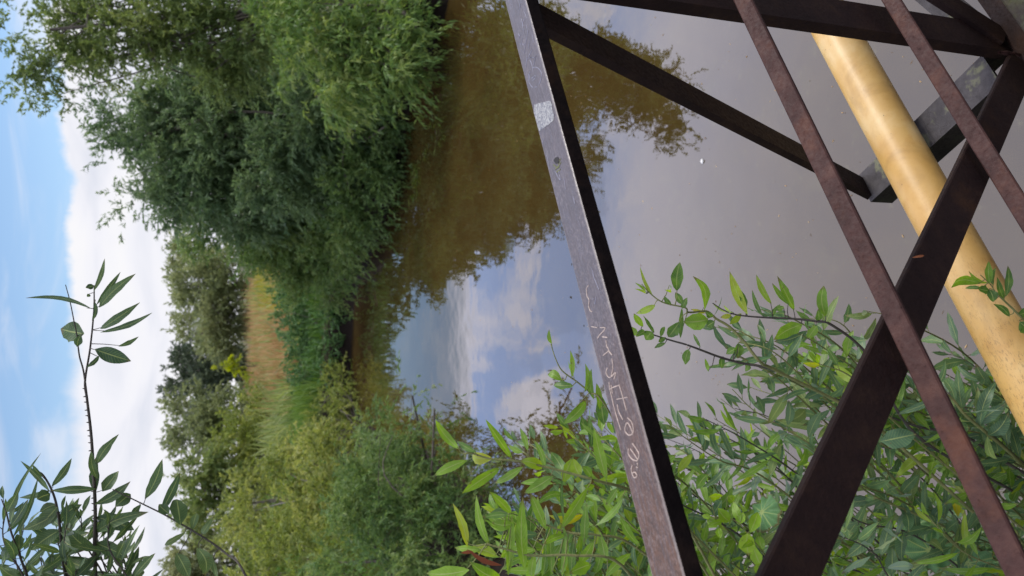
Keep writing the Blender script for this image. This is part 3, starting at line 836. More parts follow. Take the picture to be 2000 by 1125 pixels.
# ------------------------------------------------------------------ near willow leaves
def near_leaves(B, Tp, W, curl, fold, nrm, seg=8, ovate=None):
    """detailed blades from base B to tip Tp; returns V, Q, point attributes"""
    B = np.asarray(B, float); Tp = np.asarray(Tp, float); N = len(B)
    D = Tp - B; L = np.linalg.norm(D, axis=1); D = unit(D)
    w = unit(np.cross(nrm, D)); n = unit(np.cross(D, w))
    t = np.linspace(0, 1, seg + 1)
    ov = np.full(N, .9) if ovate is None else ovate
    prof = np.sin(math.pi * t[None, :] ** ov[:, None]) ** .85
    prof[:, -1] = .02; prof[:, 0] = .05
    wob = 1 + R.normal(0, .05, (N, seg + 1))
    half = (W[:, None] / 2) * prof * wob
    side = R.normal(0, .05, N)
    sag = (curl[:, None] * (t - t ** 2)[None, :] * 2) * L[:, None]
    lat = (side[:, None] * np.sin(math.pi * t)[None, :]) * L[:, None]
    twist = R.normal(0, .35, N)[:, None] * (t[None, :] - .3)
    mid = B[:, None] + D[:, None] * (L[:, None] * t[None, :])[..., None] + n[:, None] * sag[..., None] + w[:, None] * lat[..., None]
    wt = w[:, None] * np.cos(twist)[..., None] + n[:, None] * np.sin(twist)[..., None]
    lift = n[:, None] * (half * fold[:, None])[..., None]
    ripple = n[:, None] * (half * .18 * np.sin(t * 14 + R.uniform(0, 6, N)[:, None]))[..., None]
    Lf = mid + wt * half[..., None] + lift + ripple
    Rt = mid - wt * half[..., None] + lift - ripple
    V = np.stack([Lf, mid, Rt], 2).reshape(-1, 3)
    k = np.arange(seg)
    base = np.arange(N)[:, None] * (seg + 1) * 3 + k[None, :] * 3
    base = base.reshape(-1, 1)
    Q = np.concatenate([base + [0, 1, 4, 3], base + [1, 2, 5, 4]], 1).reshape(-1, 4)
    ac = np.tile(np.array([1, 0, 1.0]), N * (seg + 1))
    al = np.tile(np.repeat(t, 3), N)
    return V, Q, ac, al


def petioles(B, Tp, nrm, L0=.012, r=.0011):
    out = []
    for b, t in zip(B, Tp):
        pass
    return out


def leaf_mesh(name, B, Tp, W, tint, mat, parent, curl=None, jit=.45, fold=None, nrm=None, ovate=None):
    N = len(B)
    if nrm is None:
        nrm = unit(CAM - B) + R.normal(size=(N, 3)) * np.broadcast_to(jit, N)[:, None]
    curl = R.normal(.07, .16, N) if curl is None else curl
    fold = np.abs(R.normal(.25, .15, N)) if fold is None else fold
    V, Q, ac, al = near_leaves(B, Tp, W, curl, fold, nrm, ovate=ovate)
    T = np.repeat(np.clip(tint, 0, 1), len(V) // N)
    return link(name, mesh_quads(name, V, Q, None, {'tint': T, 'across': ac, 'along': al}, smooth=True), M[mat], parent)


def branch(plant, pts, r0, r1, stem_mat, leaf_mat_, explicit=(), n_auto=0, leaf_len=.085, leaf_w=.022, start=.15, tint=(.45, .2), petiole=True, spread=.8, droopy=.15):
    """pts: (px,py,depth) root to tip; explicit: (bx,by,tx,ty,width_px[,tint]) leaf base and tip in the picture, given real depth"""
    P = curve([pd(*p) for p in pts], 8)
    rad = np.linspace(r0, r1, len(P))
    Bs, Ts, Ws, Tt, tubes = [], [], [], [], [tube(P, rad, 7)]
    dep = (P - CAM) @ np.array([0, cP, -sP])
    for e in explicit:
        bx, by, tx, ty, w = e[:5]
        tn = e[5] if len(e) > 5 else R.normal(tint[0], tint[1])
        # depth from the nearest stem point
        rr = ray(bx, by); pr_ = P - CAM
        q = pr_ / dep[:, None]
        i = int(np.argmin(np.linalg.norm(q - rr, axis=1)))
        d = dep[i]
        b = pd(bx, by, d + R.normal(0, .01)); t = pd(tx, ty, d + R.normal(0, .02))
        Bs.append(b); Ts.append(t); Ws.append(w * d / F); Tt.append(tn)
        j = max(0, min(len(P) - 1, i))
        if np.linalg.norm(P[j] - b) < .12:
            tubes.append(tube(np.array([P[j], (P[j] + b) / 2 + R.normal(size=3) * .002, b + (t - b) * .08]), [.0013, .0011, .0007], 5))
    if n_auto:
        cum = np.concatenate([[0], np.cumsum(np.linalg.norm(np.diff(P, axis=0), axis=1))]); Lt = cum[-1]
        u = np.linspace(start, .985, n_auto) + R.normal(0, .012, n_auto)
        u = np.clip(u, start, .99)
        for k in range(n_auto):
            s = u[k] * Lt
            i = min(len(P) - 2, int(np.searchsorted(cum, s)) - 1); i = max(i, 0)
            f = (s - cum[i]) / max(1e-6, cum[i + 1] - cum[i])
            p = P[i] + (P[i + 1] - P[i]) * f
            tan = unit(P[i + 1] - P[i])
            a = k * 2.4 + R.normal(0, .4)
            x = unit(np.cross(tan, [.3, .2, .9])); y = np.cross(tan, x)
            out = x * math.cos(a) + y * math.sin(a)
            tip_f = max(0, (u[k] - .8) / .2)
            ld = unit(tan * (.55 + .6 * tip_f) + out * spread * (1 - .5 * tip_f) - UP * droopy + R.normal(size=3) * .12)
            L = leaf_len * R.uniform(.65, 1.2) * (1 - .45 * tip_f)
            pe = p + ld * .010 + out * .003
            tubes.append(tube(np.array([p, p + out * .003 + tan * .003, pe + ld * L * .05]), [.0013, .0011, .0007], 5))
            Bs.append(pe); Ts.append(pe + ld * L); Ws.append(leaf_w * R.uniform(.7, 1.3) * (1 - .4 * tip_f)); Tt.append(np.clip(R.normal(*tint), 0, .75 if R.random() > .05 else 1))
    V, Q = join(tubes)
    b = link('branch', mesh_quads('branch', V, Q, smooth=True), M[stem_mat], plant)
    if Bs:
        leaf_mesh('leaves', np.array(Bs), np.array(Ts), np.array(Ws), np.array(Tt), leaf_mat_, b, jit=np.array([.2] * len(explicit) + [.45] * (len(Bs) - len(explicit))))
    return b


# --- tall shoots against the sky (left edge of the picture)
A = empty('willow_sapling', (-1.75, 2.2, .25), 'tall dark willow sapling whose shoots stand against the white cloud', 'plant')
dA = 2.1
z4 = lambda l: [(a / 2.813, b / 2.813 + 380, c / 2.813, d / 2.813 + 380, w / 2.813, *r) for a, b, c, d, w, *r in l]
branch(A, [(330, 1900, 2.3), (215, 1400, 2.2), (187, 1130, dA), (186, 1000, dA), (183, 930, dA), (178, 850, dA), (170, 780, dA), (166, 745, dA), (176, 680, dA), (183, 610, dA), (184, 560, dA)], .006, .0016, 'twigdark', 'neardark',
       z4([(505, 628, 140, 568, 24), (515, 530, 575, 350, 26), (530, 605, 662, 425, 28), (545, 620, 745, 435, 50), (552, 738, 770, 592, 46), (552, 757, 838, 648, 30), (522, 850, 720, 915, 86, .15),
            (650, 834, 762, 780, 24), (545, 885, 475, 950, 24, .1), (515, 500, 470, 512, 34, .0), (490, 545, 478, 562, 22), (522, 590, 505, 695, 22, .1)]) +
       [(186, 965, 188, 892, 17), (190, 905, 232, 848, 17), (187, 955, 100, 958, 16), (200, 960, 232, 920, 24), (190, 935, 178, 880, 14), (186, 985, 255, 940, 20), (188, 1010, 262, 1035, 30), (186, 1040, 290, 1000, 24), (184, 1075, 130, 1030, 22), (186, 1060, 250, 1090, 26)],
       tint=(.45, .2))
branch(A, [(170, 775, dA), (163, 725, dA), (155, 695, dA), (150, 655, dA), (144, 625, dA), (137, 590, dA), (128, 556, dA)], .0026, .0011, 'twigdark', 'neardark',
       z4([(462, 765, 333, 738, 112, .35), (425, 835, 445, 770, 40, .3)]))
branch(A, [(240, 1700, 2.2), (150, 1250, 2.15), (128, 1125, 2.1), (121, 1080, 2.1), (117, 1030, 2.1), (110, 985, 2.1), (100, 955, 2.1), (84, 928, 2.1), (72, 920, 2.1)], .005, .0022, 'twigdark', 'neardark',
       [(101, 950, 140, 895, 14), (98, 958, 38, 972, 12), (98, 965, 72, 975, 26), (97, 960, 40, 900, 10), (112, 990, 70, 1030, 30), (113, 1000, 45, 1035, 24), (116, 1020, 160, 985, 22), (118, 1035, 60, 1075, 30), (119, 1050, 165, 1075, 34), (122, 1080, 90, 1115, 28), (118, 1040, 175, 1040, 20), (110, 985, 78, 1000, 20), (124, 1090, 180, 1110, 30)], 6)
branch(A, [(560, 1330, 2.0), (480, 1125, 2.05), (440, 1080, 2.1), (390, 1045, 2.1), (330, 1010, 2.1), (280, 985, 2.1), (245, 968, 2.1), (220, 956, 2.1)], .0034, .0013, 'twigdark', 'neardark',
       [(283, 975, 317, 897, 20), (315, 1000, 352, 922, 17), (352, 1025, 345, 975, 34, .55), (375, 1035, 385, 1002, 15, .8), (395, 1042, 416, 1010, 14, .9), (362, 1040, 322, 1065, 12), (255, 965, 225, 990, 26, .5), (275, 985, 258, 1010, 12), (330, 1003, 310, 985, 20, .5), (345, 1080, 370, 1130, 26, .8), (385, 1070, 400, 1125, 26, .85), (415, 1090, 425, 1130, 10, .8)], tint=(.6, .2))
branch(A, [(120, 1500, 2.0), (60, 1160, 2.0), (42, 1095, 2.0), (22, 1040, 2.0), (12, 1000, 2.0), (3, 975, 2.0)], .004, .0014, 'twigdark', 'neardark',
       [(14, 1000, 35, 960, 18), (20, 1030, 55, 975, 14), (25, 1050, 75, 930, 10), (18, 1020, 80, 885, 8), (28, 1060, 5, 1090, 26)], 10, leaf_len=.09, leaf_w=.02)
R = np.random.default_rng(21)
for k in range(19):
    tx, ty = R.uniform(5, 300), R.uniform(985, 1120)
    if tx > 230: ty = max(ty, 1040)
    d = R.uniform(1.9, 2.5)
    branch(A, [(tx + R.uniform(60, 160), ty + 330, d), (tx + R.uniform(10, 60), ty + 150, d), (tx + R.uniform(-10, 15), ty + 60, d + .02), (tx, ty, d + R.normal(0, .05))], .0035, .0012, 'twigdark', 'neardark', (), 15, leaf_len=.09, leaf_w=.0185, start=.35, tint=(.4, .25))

tv = []
for q in np.linspace(0, 1, 26):
    py_ = 1090 - 330 * q; px_ = np.interp(py_, [760, 850, 930, 1000, 1090], [168, 178, 183, 186, 187])
    c = pd(px_, py_, dA); d_ = np.array([R.choice([-1, 1]) * .0022, 0, .002])
    tv.append(tube(np.array([c, c + d_ * .8 + UP * .003, c + d_ + UP * .007]), [.0022, .0020, .0006], 6))
    link('bud', mesh_quads('bud', *tv[-1], smooth=True), M['twigdark'], A)
# --- bright willow shrub behind the rail
B = empty('willow_shrub', (-1.9, 2.4, .3), 'bright green willow shrub whose sprays reach in behind the left half of the top rail', 'plant')
zb = lambda l: [(a / 2.813 + 600, b / 2.813 + 725, c / 2.813 + 600, d / 2.813 + 725, w / 2.813, *r) for a, b, c, d, w, *r in l]
dB = 1.5
branch(B, [(1500, 1330, 1.9), (1330, 1010, 1.7), (1231, 958, 1.55), (1170, 940, dB), (1112, 924, dB), (1066, 912, dB), (1016, 901, dB), (959, 896, dB), (920, 885, dB), (906, 887, dB)], .0036, .0014, 'twiggreen', 'near',
       zb([(835, 428, 705, 268, 48), (930, 445, 825, 385, 38, .1), (1018, 482, 905, 462, 66), (880, 488, 700, 572, 54), (1060, 532, 850, 672, 58), (1125, 480, 980, 265, 44), (1185, 525, 1030, 615, 46), (1295, 530, 1170, 490, 64),
           (1350, 575, 1190, 670, 62), (1405, 552, 1335, 440, 54, .05), (1500, 580, 1460, 480, 64), (1562, 582, 1510, 520, 46), (1645, 600, 1575, 310, 56), (1540, 640, 1390, 870, 56), (1705, 640, 1640, 735, 40), (1735, 690, 1580, 850, 42), (1400, 580, 1412, 850, 18, .05)]), tint=(.55, .1))
branch(B, [(1460, 1500, 1.6), (1300, 1250, 1.5), (1215, 1105, 1.42), (1120, 1085, 1.4), (1040, 1085, 1.4), (985, 1072, 1.4), (950, 1062, 1.4)], .0034, .0016, 'twiggreen', 'near',
       zb([(880, 965, 800, 725, 46), (1000, 960, 930, 680, 48), (1120, 782, 1000, 660, 46), (1195, 1090, 1185, 690, 66), (890, 1092, 655, 1110, 80), (1045, 1015, 905, 962, 60), (1060, 1135, 890, 1045, 76), (1105, 1120, 1125, 790, 48),
           (1100, 790, 965, 805, 36, .1), (1130, 840, 1015, 830, 60), (960, 985, 810, 970, 40)]), tint=(.6, .1))
branch(B, [(1560, 1480, 1.7), (1380, 1200, 1.55), (1240, 1068, 1.48), (1165, 1045, 1.45), (1110, 1040, 1.45), (1060, 1022, 1.45), (1032, 1008, 1.45)], .003, .0014, 'twiggreen', 'near',
       zb([(1310, 868, 1225, 668, 52), (1345, 1125, 1330, 840, 46), (1400, 1128, 1410, 850, 42), (1290, 1128, 1306, 922, 38, .15), (1450, 1128, 1470, 900, 42, .1), (1520, 960, 1535, 722, 46), (1560, 1062, 1440, 1110, 70), (1640, 1045, 1608, 880, 56),
           (1640, 1125, 1780, 1000, 52), (1830, 962, 1720, 790, 46), (1250, 980, 1100, 1000, 50), (1420, 900, 1300, 950, 40), (1230, 1128, 1250, 1000, 46)]), tint=(.58, .12))
branch(B, [(1420, 1180, 1.9), (1275, 960, 1.8), (1183, 793, 1.7), (1152, 766, 1.7), (1126, 745, 1.7), (1098, 724, 1.7), (1085, 700, 1.7), (1076, 672, 1.7)], .0028, .001, 'twiggreen', 'near',
       [(1097, 743, 1070, 731, 18), (1120, 754, 1081, 752, 18, .1), (1117, 738, 1114, 684, 9), (1142, 766, 1143, 710, 11), (1160, 780, 1155, 720, 12), (1101, 828, 1145, 782, 20), (1172, 800, 1165, 748, 12), (1180, 830, 1172, 770, 24, .1)], 6, leaf_len=.07, leaf_w=.016, start=.45, tint=(.5, .1))
for k in range(58):
    tx, ty = R.uniform(960, 1225), R.uniform(815, 1090)
    if tx < 1080: ty = max(ty, 1000 if tx < 1000 else 860)
    d = R.uniform(1.85, 2.7)
    branch(B, [(tx + R.uniform(300, 420), ty + R.uniform(330, 480), d + .1), (tx + R.uniform(120, 220), ty + R.uniform(120, 200), d + .1), (tx + 60, ty + R.uniform(30, 70), d), (tx, ty, d + R.normal(0, .05))], .0034, .001, 'twiggreen', 'nearblue' if R.random() < .55 else 'near', (), 22, leaf_len=.088, leaf_w=.023, start=.2, tint=(.45, .2))
# a torn red-brown dead leaf caught in the spray
db = [pd(908, 1078, 1.38), pd(903, 1078, 1.38)]
leaf_mesh('dead_leaf', np.array([pd(980, 1104, 1.4), pd(925, 1078, 1.39)]), np.array([pd(912, 1072, 1.38), pd(900, 1080, 1.38)]), np.array([.009, .006]), np.array([.3, .7]), 'deadleaf', B)

# --- willow below the rail, over grey water
K = empty('willow_shrub', (-1.75, 2.9, .2), 'green willow shrub below the scratched top rail, its shoots over the grey water', 'plant')
zk = lambda l: [(a / 5 + 1240, b / 5 + 500, c / 5 + 1240, d / 5 + 500, w / 5, *r) for a, b, c, d, w, *r in l]
dK = 1.75
branch(K, [(1980, 960, 2.1), (1790, 850, 1.95), (1700, 700, 1.85), (1628, 637, dK), (1590, 627, dK), (1540, 622, dK), (1490, 620, dK), (1440, 615, dK), (1412, 605, dK), (1392, 592, dK)], .0042, .0011, 'twigdark', 'near',
       zk([(1100, 570, 925, 150, 90, .78), (1335, 470, 1185, 180, 60, .7), (1555, 530, 1390, 195, 80, .4), (1510, 480, 1340, 265, 50, .3), (1860, 595, 1845, 290, 112, .35), (1800, 630, 1790, 515, 72, .05), (1635, 670, 1355, 820, 150, .5),
           (1780, 680, 1690, 805, 90, .45), (1250, 590, 1145, 330, 44, .1), (1090, 500, 1035, 330, 70, .05), (940, 575, 835, 600, 50, .85), (1040, 560, 925, 665, 60, .75), (960, 550, 750, 455, 24, .7), (930, 540, 868, 480, 22, .75), (1710, 620, 1570, 530, 56, .15), (1340, 600, 1420, 470, 36, .1), (1460, 500, 1360, 520, 60, .3)]))
branch(K, [(1900, 1000, 2.0), (1700, 825, 1.9), (1520, 726, 1.8), (1486, 708, dK), (1450, 664, dK), (1424, 638, dK), (1398, 622, dK), (1380, 608, dK), (1345, 610, 1.72), (1338, 601, 1.7), (1296, 591, 1.7), (1272, 575, 1.7), (1253, 555, 1.7)], .0046, .001, 'twiggreen', 'near',
       zk([(410, 340, 440, 60, 122, .12), (460, 470, 395, 355, 70, .1), (680, 530, 565, 195, 82, .45), (200, 480, 10, 560, 72, .72), (715, 620, 475, 640, 176, .5), (465, 510, 512, 405, 60, .2), (445, 800, 460, 500, 50, .2), (440, 640, 325, 790, 110, .05),
           (180, 400, 50, 105, 34, .75), (110, 365, 0, 320, 22, .75), (110, 350, 0, 260, 24, .6), (355, 470, 285, 390, 44, .08), (340, 280, 290, 330, 36, .7), (690, 560, 545, 520, 34, .95), (780, 640, 700, 690, 90, .1), (750, 600, 690, 540, 60, .1), (770, 590, 850, 395, 8, .05)]))
branch(K, [(1520, 726, 1.8), (1484, 715, 1.8), (1447, 709, 1.8), (1405, 697, 1.78), (1370, 684, 1.76), (1340, 673, 1.75), (1315, 666, 1.75), (1295, 660, 1.75), (1270, 652, 1.75), (1250, 645, 1.75)], .0034, .0014, 'twigdark', 'near',
       zk([(80, 690, -10, 560, 66, .45), (170, 740, 105, 820, 110, .3), (190, 750, 80, 580, 44, .05), (250, 790, 290, 690, 46, .15), (525, 910, 490, 1060, 84, .3), (20, 780, -30, 690, 60, .5), (100, 740, 10, 790, 60, .05), (300, 800, 230, 840, 50, .1), (300, 850, 190, 900, 40, .1),
           (1010, 850, 1005, 1000, 100, .1), (990, 900, 890, 960, 80, .2), (860, 980, 850, 1100, 60, .1), (1100, 1040, 1080, 1130, 60, .2), (640, 890, 570, 760, 34, .1), (720, 1130, 685, 1000, 36, .45)]))
branch(K, [(1990, 1190, 2.2), (1830, 1030, 2.1), (1700, 965, 2.05), (1600, 880, 2.0), (1520, 830, 2.0), (1470, 800, 2.0), (1430, 760, 2.0)], .0036, .001, 'twiggreen', 'nearblue', (), 30, leaf_len=.10, leaf_w=.022, start=.25)
branch(K, [(2050, 960, 2.0), (1968, 880, 1.95), (1890, 815, 1.9), (1860, 780, 1.88), (1818, 752, 1.86), (1780, 725, 1.85)], .0052, .0022, 'twiggreen', 'nearblue',
       [(1914, 832, 1948, 742, 22, .1), (1860, 778, 1850, 830, 14), (1905, 830, 1962, 790, 26, .1), (1930, 850, 1970, 806, 28, .05), (1720, 862, 1790, 848, 40, .05), (1880, 800, 1870, 720, 20)], 14, leaf_len=.10, leaf_w=.02)
branch(K, [(2060, 960, 2.0), (1960, 900, 2.0), (1880, 850, 2.0), (1800, 835, 2.0), (1740, 815, 2.0), (1650, 785, 2.0), (1600, 765, 2.0), (1540, 735, 2.0)], .0045, .0018, 'twigdark', 'nearblue', (), 22, leaf_len=.09, leaf_w=.022)
for k in range(86):
    tx, ty = R.uniform(1265, 1960), R.uniform(640, 1110)
    lim = 800 - (tx - 1250) * .4 if tx < 1560 else 670
    if tx > 1840: lim = 700
    if ty < lim: ty = lim + R.uniform(0, 200)
    if 1330 < tx < 1440 and 850 < ty < 960: ty += 120
    if R.random() < .25: tx += 60
    d = R.uniform(1.95, 3.1)
    branch(K, [(tx + R.uniform(330, 520), ty + R.uniform(260, 420), d + .15), (tx + R.uniform(160, 260), ty + R.uniform(110, 190), d + .1), (tx + R.uniform(60, 110), ty + R.uniform(30, 80), d), (tx, ty, d + R.normal(0, .06))], .0036, .001,
           'twiggreen' if R.random() < .6 else 'twigdark', 'nearblue' if R.random() < .58 else 'near', (), int(R.integers(20, 32)), leaf_len=R.uniform(.075, .12), leaf_w=R.uniform(.019, .029), start=.2, tint=(.42, .30), spread=.9)

for k in range(14):
    tx, ty = R.uniform(1400, 1690), R.uniform(600, 720)
    d = R.uniform(1.85, 2.3)
    branch(K, [(tx + R.uniform(300, 430), ty + R.uniform(250, 360), d + .15), (tx + R.uniform(150, 210), ty + R.uniform(90, 140), d + .08), (tx + 70, ty + R.uniform(15, 40), d), (tx, ty, d + R.normal(0, .05))], .0034, .001,
           'twiggreen', 'nearblue' if R.random() < .5 else 'near', (), int(R.integers(18, 26)), leaf_len=R.uniform(.08, .115), leaf_w=R.uniform(.018, .026), start=.15, tint=(.5, .3), spread=.9)

# --- sprig in front of the pipe
S = empty('willow_sprig', bw(.55, 1.0, -1.9), 'small willow sprig with blue-green leaves hanging in front of the yellow pipe', 'plant')
zs = lambda l: [(a / 2.813 + 1300, b / 2.813 + 380, c / 2.813 + 1300, d / 2.813 + 380, w / 2.813, *r) for a, b, c, d, w, *r in l]
branch(S, [(2120, 760, 1.75), (2035, 660, 1.72), (1985, 610, 1.7), (1962, 588, 1.7), (1945, 572, 1.7), (1935, 556, 1.7), (1915, 537, 1.7)], .003, .001, 'twiggreen', 'near',
       zs([(1730, 488, 1568, 512, 56, .5), (1780, 490, 1775, 365, 40, .35), (1785, 530, 1715, 515, 46, .15), (1745, 515, 1645, 515, 22, .2), (1770, 485, 1665, 420, 22, .6), (1860, 575, 1820, 450, 34, .1), (1870, 560, 1880, 390, 40, .02), (1890, 670, 1800, 600, 34, .05), (1800, 590, 1775, 520, 50, .05),
           (1930, 660, 2030, 610, 70, .05), (1945, 700, 2010, 760, 80, .05), (1800, 500, 1815, 400, 26, .1)]), tint=(.25, .15))


# --- burdock and lime vine
def lobed(name, cx, cy, d, rpx, rot, mat, parent, lobes=9, tilt=.5, tint=.5):
    c = pd(cx, cy, d)
    nrm = unit(unit(CAM - c) + np.array([R.normal(0, tilt), R.normal(0, tilt), .4]))
    x = unit(np.cross(nrm, UP)); y = np.cross(nrm, x)
    n = 64; rings = 5
    V, T, ac, al = [c], [tint], [0], [0]
    ph = R.uniform(0, 6)
    for r in range(1, rings + 1):
        for i in range(n):
            a = 2 * math.pi * i / n
            lob = .80 + .13 * abs(math.sin(lobes * a / 2 + ph)) + .05 * math.sin(3.3 * a + ph) + .03 * math.sin(27 * a)
            notch = 1 - .62 * math.exp(-(((a - math.pi) / .22) ** 2))
            q = r / rings
            rr = rpx * d / F * q * (1 - q * (1 - lob * notch))
            z = .16 * rr * math.cos(lobes * a + ph) * q - .3 * rr * q * abs(math.sin(a))
            V.append(c + x * rr * math.cos(a + rot) + y * rr * math.sin(a + rot) + nrm * z)
            T.append(tint); ac.append(abs(math.sin(lobes * a / 2 + ph + math.pi / 2)) * .5 * q + .02); al.append(q)
    Fc = [(0, 1 + i, 1 + (i + 1) % n) for i in range(n)]
    for r in range(rings - 1):
        for i in range(n):
            Fc.append((1 + r * n + i, 1 + (r + 1) * n + i, 1 + (r + 1) * n + (i + 1) % n, 1 + r * n + (i + 1) % n))
    me = mesh_faces(name, V, Fc, True)
    for k, v in (('tint', T), ('across', ac), ('along', al)):
        at = me.attributes.new(k, 'FLOAT', 'POINT'); at.data.foreach_set('value', np.array(v, np.float32))
    return link(name, me, M[mat], parent)


bl = [('burdock', 'pale green lobed leaf between the top rail and the wide brown brace', [(1488, 1000, 1.95, 44, 1.2)]),
      ('burdock', 'broad lobed leaves left of the mid rail, low beside the wide brown brace', [(1815, 1075, 2.2, 48, .4), (1790, 1025, 2.35, 36, 2.2)]),
      ('burdock', 'broad dark lobed leaf partly behind the mid rail at the left edge', [(1890, 1100, 2.15, 55, 2.9), (1960, 1090, 2.3, 46, .9)])]
for nm, lb, ls in bl:
    x0 = pd(ls[0][0] + 260, ls[0][1] + 130, ls[0][2] + .3)
    e = empty(nm, x0, lb, 'plant', 'broad-leaved plants on the near bank')
    tv = []
    for (cx, cy, d, rp, rot) in ls:
        c = pd(cx, cy, d)
        cv = curve([x0, (x0 + c) / 2 - UP * .05, c], 6); tv.append(tube(cv, np.linspace(.004, .0025, len(cv)), 6))
        lobed('leaf', cx, cy, d, rp, rot, 'burdock', e, tint=float(R.uniform(.2, .8)))
    v_, q_ = join(tv); link('stem', mesh_quads('stem', v_, q_, smooth=True), M['twiggreen'], e)
Vn = empty('vine', (-1.5, 2.3, .4), 'lime green heart-leaved vine in the gap between the top rail and the wide brown brace', 'plant')
branch(Vn, [(1640, 1260, 2.1), (1530, 1130, 1.95), (1475, 1060, 1.9), (1440, 1020, 1.9), (1410, 1010, 1.9), (1385, 1015, 1.9)], .002, .001, 'twiggreen', 'limevine',
       [(1425, 1018, 1402, 992, 24, .5), (1442, 1025, 1452, 1000, 20, .6), (1460, 1042, 1462, 1085, 32, .8), (1400, 1022, 1380, 1018, 20, .3), (1405, 1030, 1408, 1052, 14, .4), (1420, 968, 1432, 980, 18, .5), (1385, 970, 1412, 968, 16, .7),
        (1470, 1065, 1488, 1110, 24, .6), (1465, 1040, 1480, 1000, 22, .5), (1490, 1100, 1480, 1125, 26, .7)], 14, leaf_len=.055, leaf_w=.022, start=.1, tint=(.35, .3))
branch(Vn, [(1760, 1130, 2.3), (1740, 1020, 2.25), (1730, 960, 2.25), (1735, 915, 2.25), (1725, 890, 2.25)], .002, .001, 'twiggreen', 'limevine', (), 16, leaf_len=.055, leaf_w=.02, start=.2, tint=(.25, .3))

# ------------------------------------------------------------------ small loose things
tag(leaf_mesh('dead_twig', np.array([on_plane(1781, 503, .868)]), np.array([on_plane(1805, 499, .868)]), np.array([.005]), np.array([.8]), 'deadleaf', None), 'tiny tan dry twig caught on the wide brown brace', 'twig')
c = on_z(1372, 315, .004)
fv, fq = tube(np.array([c + np.array([-.02, 0, 0]), c, c + np.array([.02, .01, 0])]), [.004, .018, .004], 8)
tag(link('seed_fluff', mesh_quads('seed_fluff', fv, fq, smooth=True), M['foam']), 'small white seed fluff floating alone on the grey water', 'seed fluff')

# ------------------------------------------------------------------ sky and sun
SUN_EL, SUN_AZ = math.radians(50), math.radians(74)      # azimuth from straight ahead, to the left
w = bpy.data.worlds.new('World'); scene.world = w; w.use_nodes = True
t = NT.__new__(NT); t.t = w.node_tree; t.n = t.t.nodes; t.l = t.t.links
for x in list(t.n): t.n.remove(x)
out = t.new('ShaderNodeOutputWorld')
sky = t.new('ShaderNodeTexSky', sky_type='NISHITA'); sky.sun_disc = False
sky.sun_elevation = SUN_EL; sky.sun_rotation = SUN_AZ; sky.ozone_density = 2.0; sky.air_density = 1.0; sky.dust_density = .3
bg1 = t.new('ShaderNodeBackground'); bg1.inputs[1].default_value = .085
hsv = t.new('ShaderNodeHueSaturation'); hsv.inputs['Saturation'].default_value = 1.02; t.l.new(sky.outputs[0], hsv.inputs['Color']); t.l.new(hsv.outputs[0], bg1.inputs[0])
tc = t.new('ShaderNodeTexCoord'); sx = t.new('ShaderNodeSeparateXYZ'); t.l.new(tc.outputs['Generated'], sx.inputs[0])
X, Y, Z = sx.outputs
el = t.math('MULTIPLY', t.math('ARCSINE', Z), 57.2958)
az = t.math('MULTIPLY', t.math('ARCTAN2', X, Y), 57.2958)


def wnoise(sx_, sy_, scale, detail=5, rough=.55, off=0.0, dist=0.0):
    cb = t.new('ShaderNodeCombineXYZ')
    t.l.new(t.math('MULTIPLY', az, sx_), cb.inputs[0]); t.l.new(t.math('MULTIPLY', el, sy_), cb.inputs[1]); cb.inputs[2].default_value = off
    n_ = t.new('ShaderNodeTexNoise'); n_.inputs['Scale'].default_value = scale; n_.inputs['Detail'].default_value = detail
    n_.inputs['Roughness'].default_value = rough; n_.inputs['Distortion'].default_value = dist
    t.l.new(cb.outputs[0], n_.inputs['Vector'])
    return n_.outputs['Fac']


# low white cloud bank with a crisp top, softer towards the left
edge = wnoise(1, 0, .10, 6, .55, 3.0)
edge2 = wnoise(1, .6, .35, 5, .6, 8.0)
wide = t.mrange(az, 2, -12, .55, 1.8)
topv = t.math('ADD', t.math('ADD', 10.2, t.math('MULTIPLY', t.math('SUBTRACT', edge, .5), 3.2)), t.math('MULTIPLY', t.math('SUBTRACT', edge2, .5), 2.2))
bank = t.mrange(t.math('DIVIDE', t.math('SUBTRACT', topv, el), wide), -.5, .7)
wisp = t.math('MULTIPLY', t.mrange(wnoise(1, 4, .07, 5, .55, 1.5, .6), .46, .72), .55)
band = t.math('MULTIPLY', t.math('MULTIPLY', t.mrange(el, 13.5, 15.5), t.mrange(el, 19, 17)), t.mrange(wnoise(1, 3, .05, 5, .5, 5.0), .40, .6, 0, .75))
puff = t.math('MULTIPLY', t.mrange(el, 17, 21), t.mrange(wnoise(1, 1.4, .075, 6, .5, 12.0, .3), t.mrange(el, 19, 31, .54, .20, False), t.mrange(el, 19, 31, .62, .34, False)))
cov = t.math('MAXIMUM', t.math('MAXIMUM', t.math('MAXIMUM', bank, t.mrange(Y, .2, -.3)), wisp), t.math('MAXIMUM', t.math('MAXIMUM', band, puff), t.mrange(el, 14.2, 17, 0, .85)))
shade = wnoise(1, 3.5, .09, 5, .5, 20.0, .4)
ccol = t.ramp(shade, [(.3, (.74, .77, .87)), (.52, (.92, .92, .98)), (.75, (1.0, .99, .99))])
pn = wnoise(1, 1.25, .085, 6, .55, 33.0, .5)
bluehole = t.math('MULTIPLY', t.math('MULTIPLY', t.mrange(el, 13, 15), t.mrange(el, 30, 24)), t.mrange(t.math('ADD', pn, t.math('MULTIPLY', t.math('SINE', t.math('MULTIPLY', el, .95)), .035)), .575, .475))
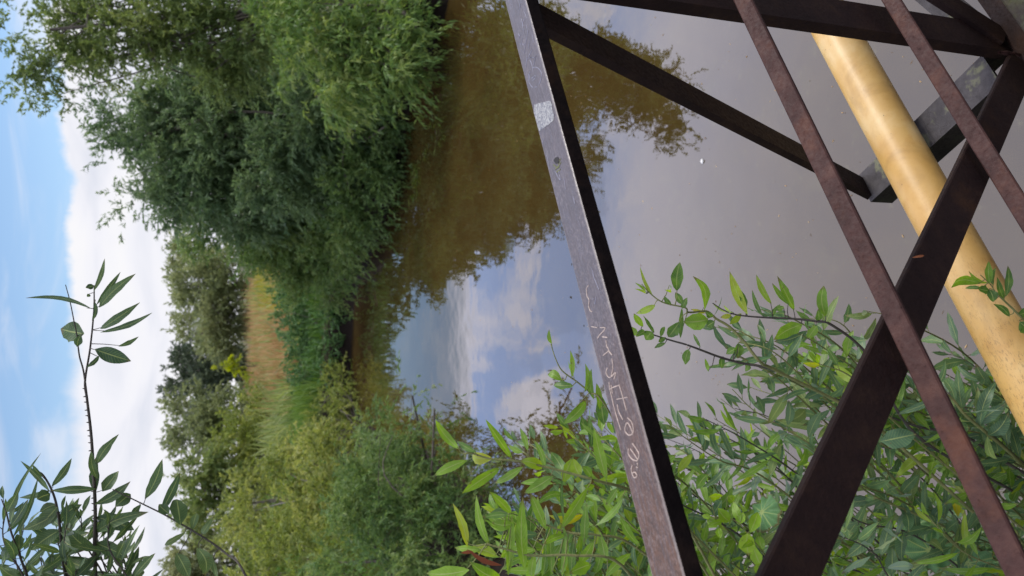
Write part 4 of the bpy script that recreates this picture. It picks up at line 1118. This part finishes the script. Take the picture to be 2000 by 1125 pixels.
hi = t.ramp(pn, [(.3, (.80, .83, 1.06)), (.7, (.96, .95, 1.10))])
hi = t.mix(bluehole, hi, (.42, .60, 1.05))
ccol = t.mix(t.mrange(el, 13.5, 17), ccol, hi)
bg2 = t.new('ShaderNodeBackground'); t.l.new(ccol, bg2.inputs[0])
front = t.mrange(Y, -.55, .35, .75, 1)
t.l.new(t.math('MULTIPLY', front, t.math('ADD', t.math('ADD', t.mrange(el, 13.5, 17.5, .53, 1.10), t.mrange(el, 22, 30, 0, .2)), t.mrange(el, 30, 44, 0, -.32))), bg2.inputs[1])
mx = t.new('ShaderNodeMixShader'); t.l.new(cov, mx.inputs[0]); t.l.new(bg1.outputs[0], mx.inputs[1]); t.l.new(bg2.outputs[0], mx.inputs[2])
t.l.new(mx.outputs[0], out.inputs[0])

sl = bpy.data.lights.new('sun', 'SUN'); sl.energy = 1.8; sl.angle = math.radians(18); sl.color = (1, .95, .87)
so = bpy.data.objects.new('sun', sl); COL.objects.link(so)
sd = Vector((math.sin(SUN_AZ) * math.cos(SUN_EL), math.cos(SUN_AZ) * math.cos(SUN_EL), math.sin(SUN_EL)))
so.rotation_euler = sd.to_track_quat('Z', 'Y').to_euler()

# ------------------------------------------------------------------ camera (phone held upright, picture stored on its side)
cd = bpy.data.cameras.new('camera'); cam = bpy.data.objects.new('camera', cd); COL.objects.link(cam)
cd.sensor_width = 36; cd.lens = 27; cd.clip_start = .05; cd.clip_end = 2000
from mathutils import Matrix
cam.matrix_world = Matrix(((0, 1, 0, CAM[0]), (-sP, 0, -cP, CAM[1]), (-cP, 0, sP, CAM[2]), (0, 0, 0, 1)))
cd.dof.use_dof = True; cd.dof.focus_distance = 1.7; cd.dof.aperture_fstop = 5.8
scene.camera = cam
scene.view_settings.view_transform = 'Standard'; scene.view_settings.look = 'None'
scene.view_settings.exposure = 0.9; scene.view_settings.gamma = 1.0
scene.cycles.max_bounces = 10; scene.cycles.diffuse_bounces = 6; scene.cycles.transmission_bounces = 4
print('distant leaves', NLEAF)
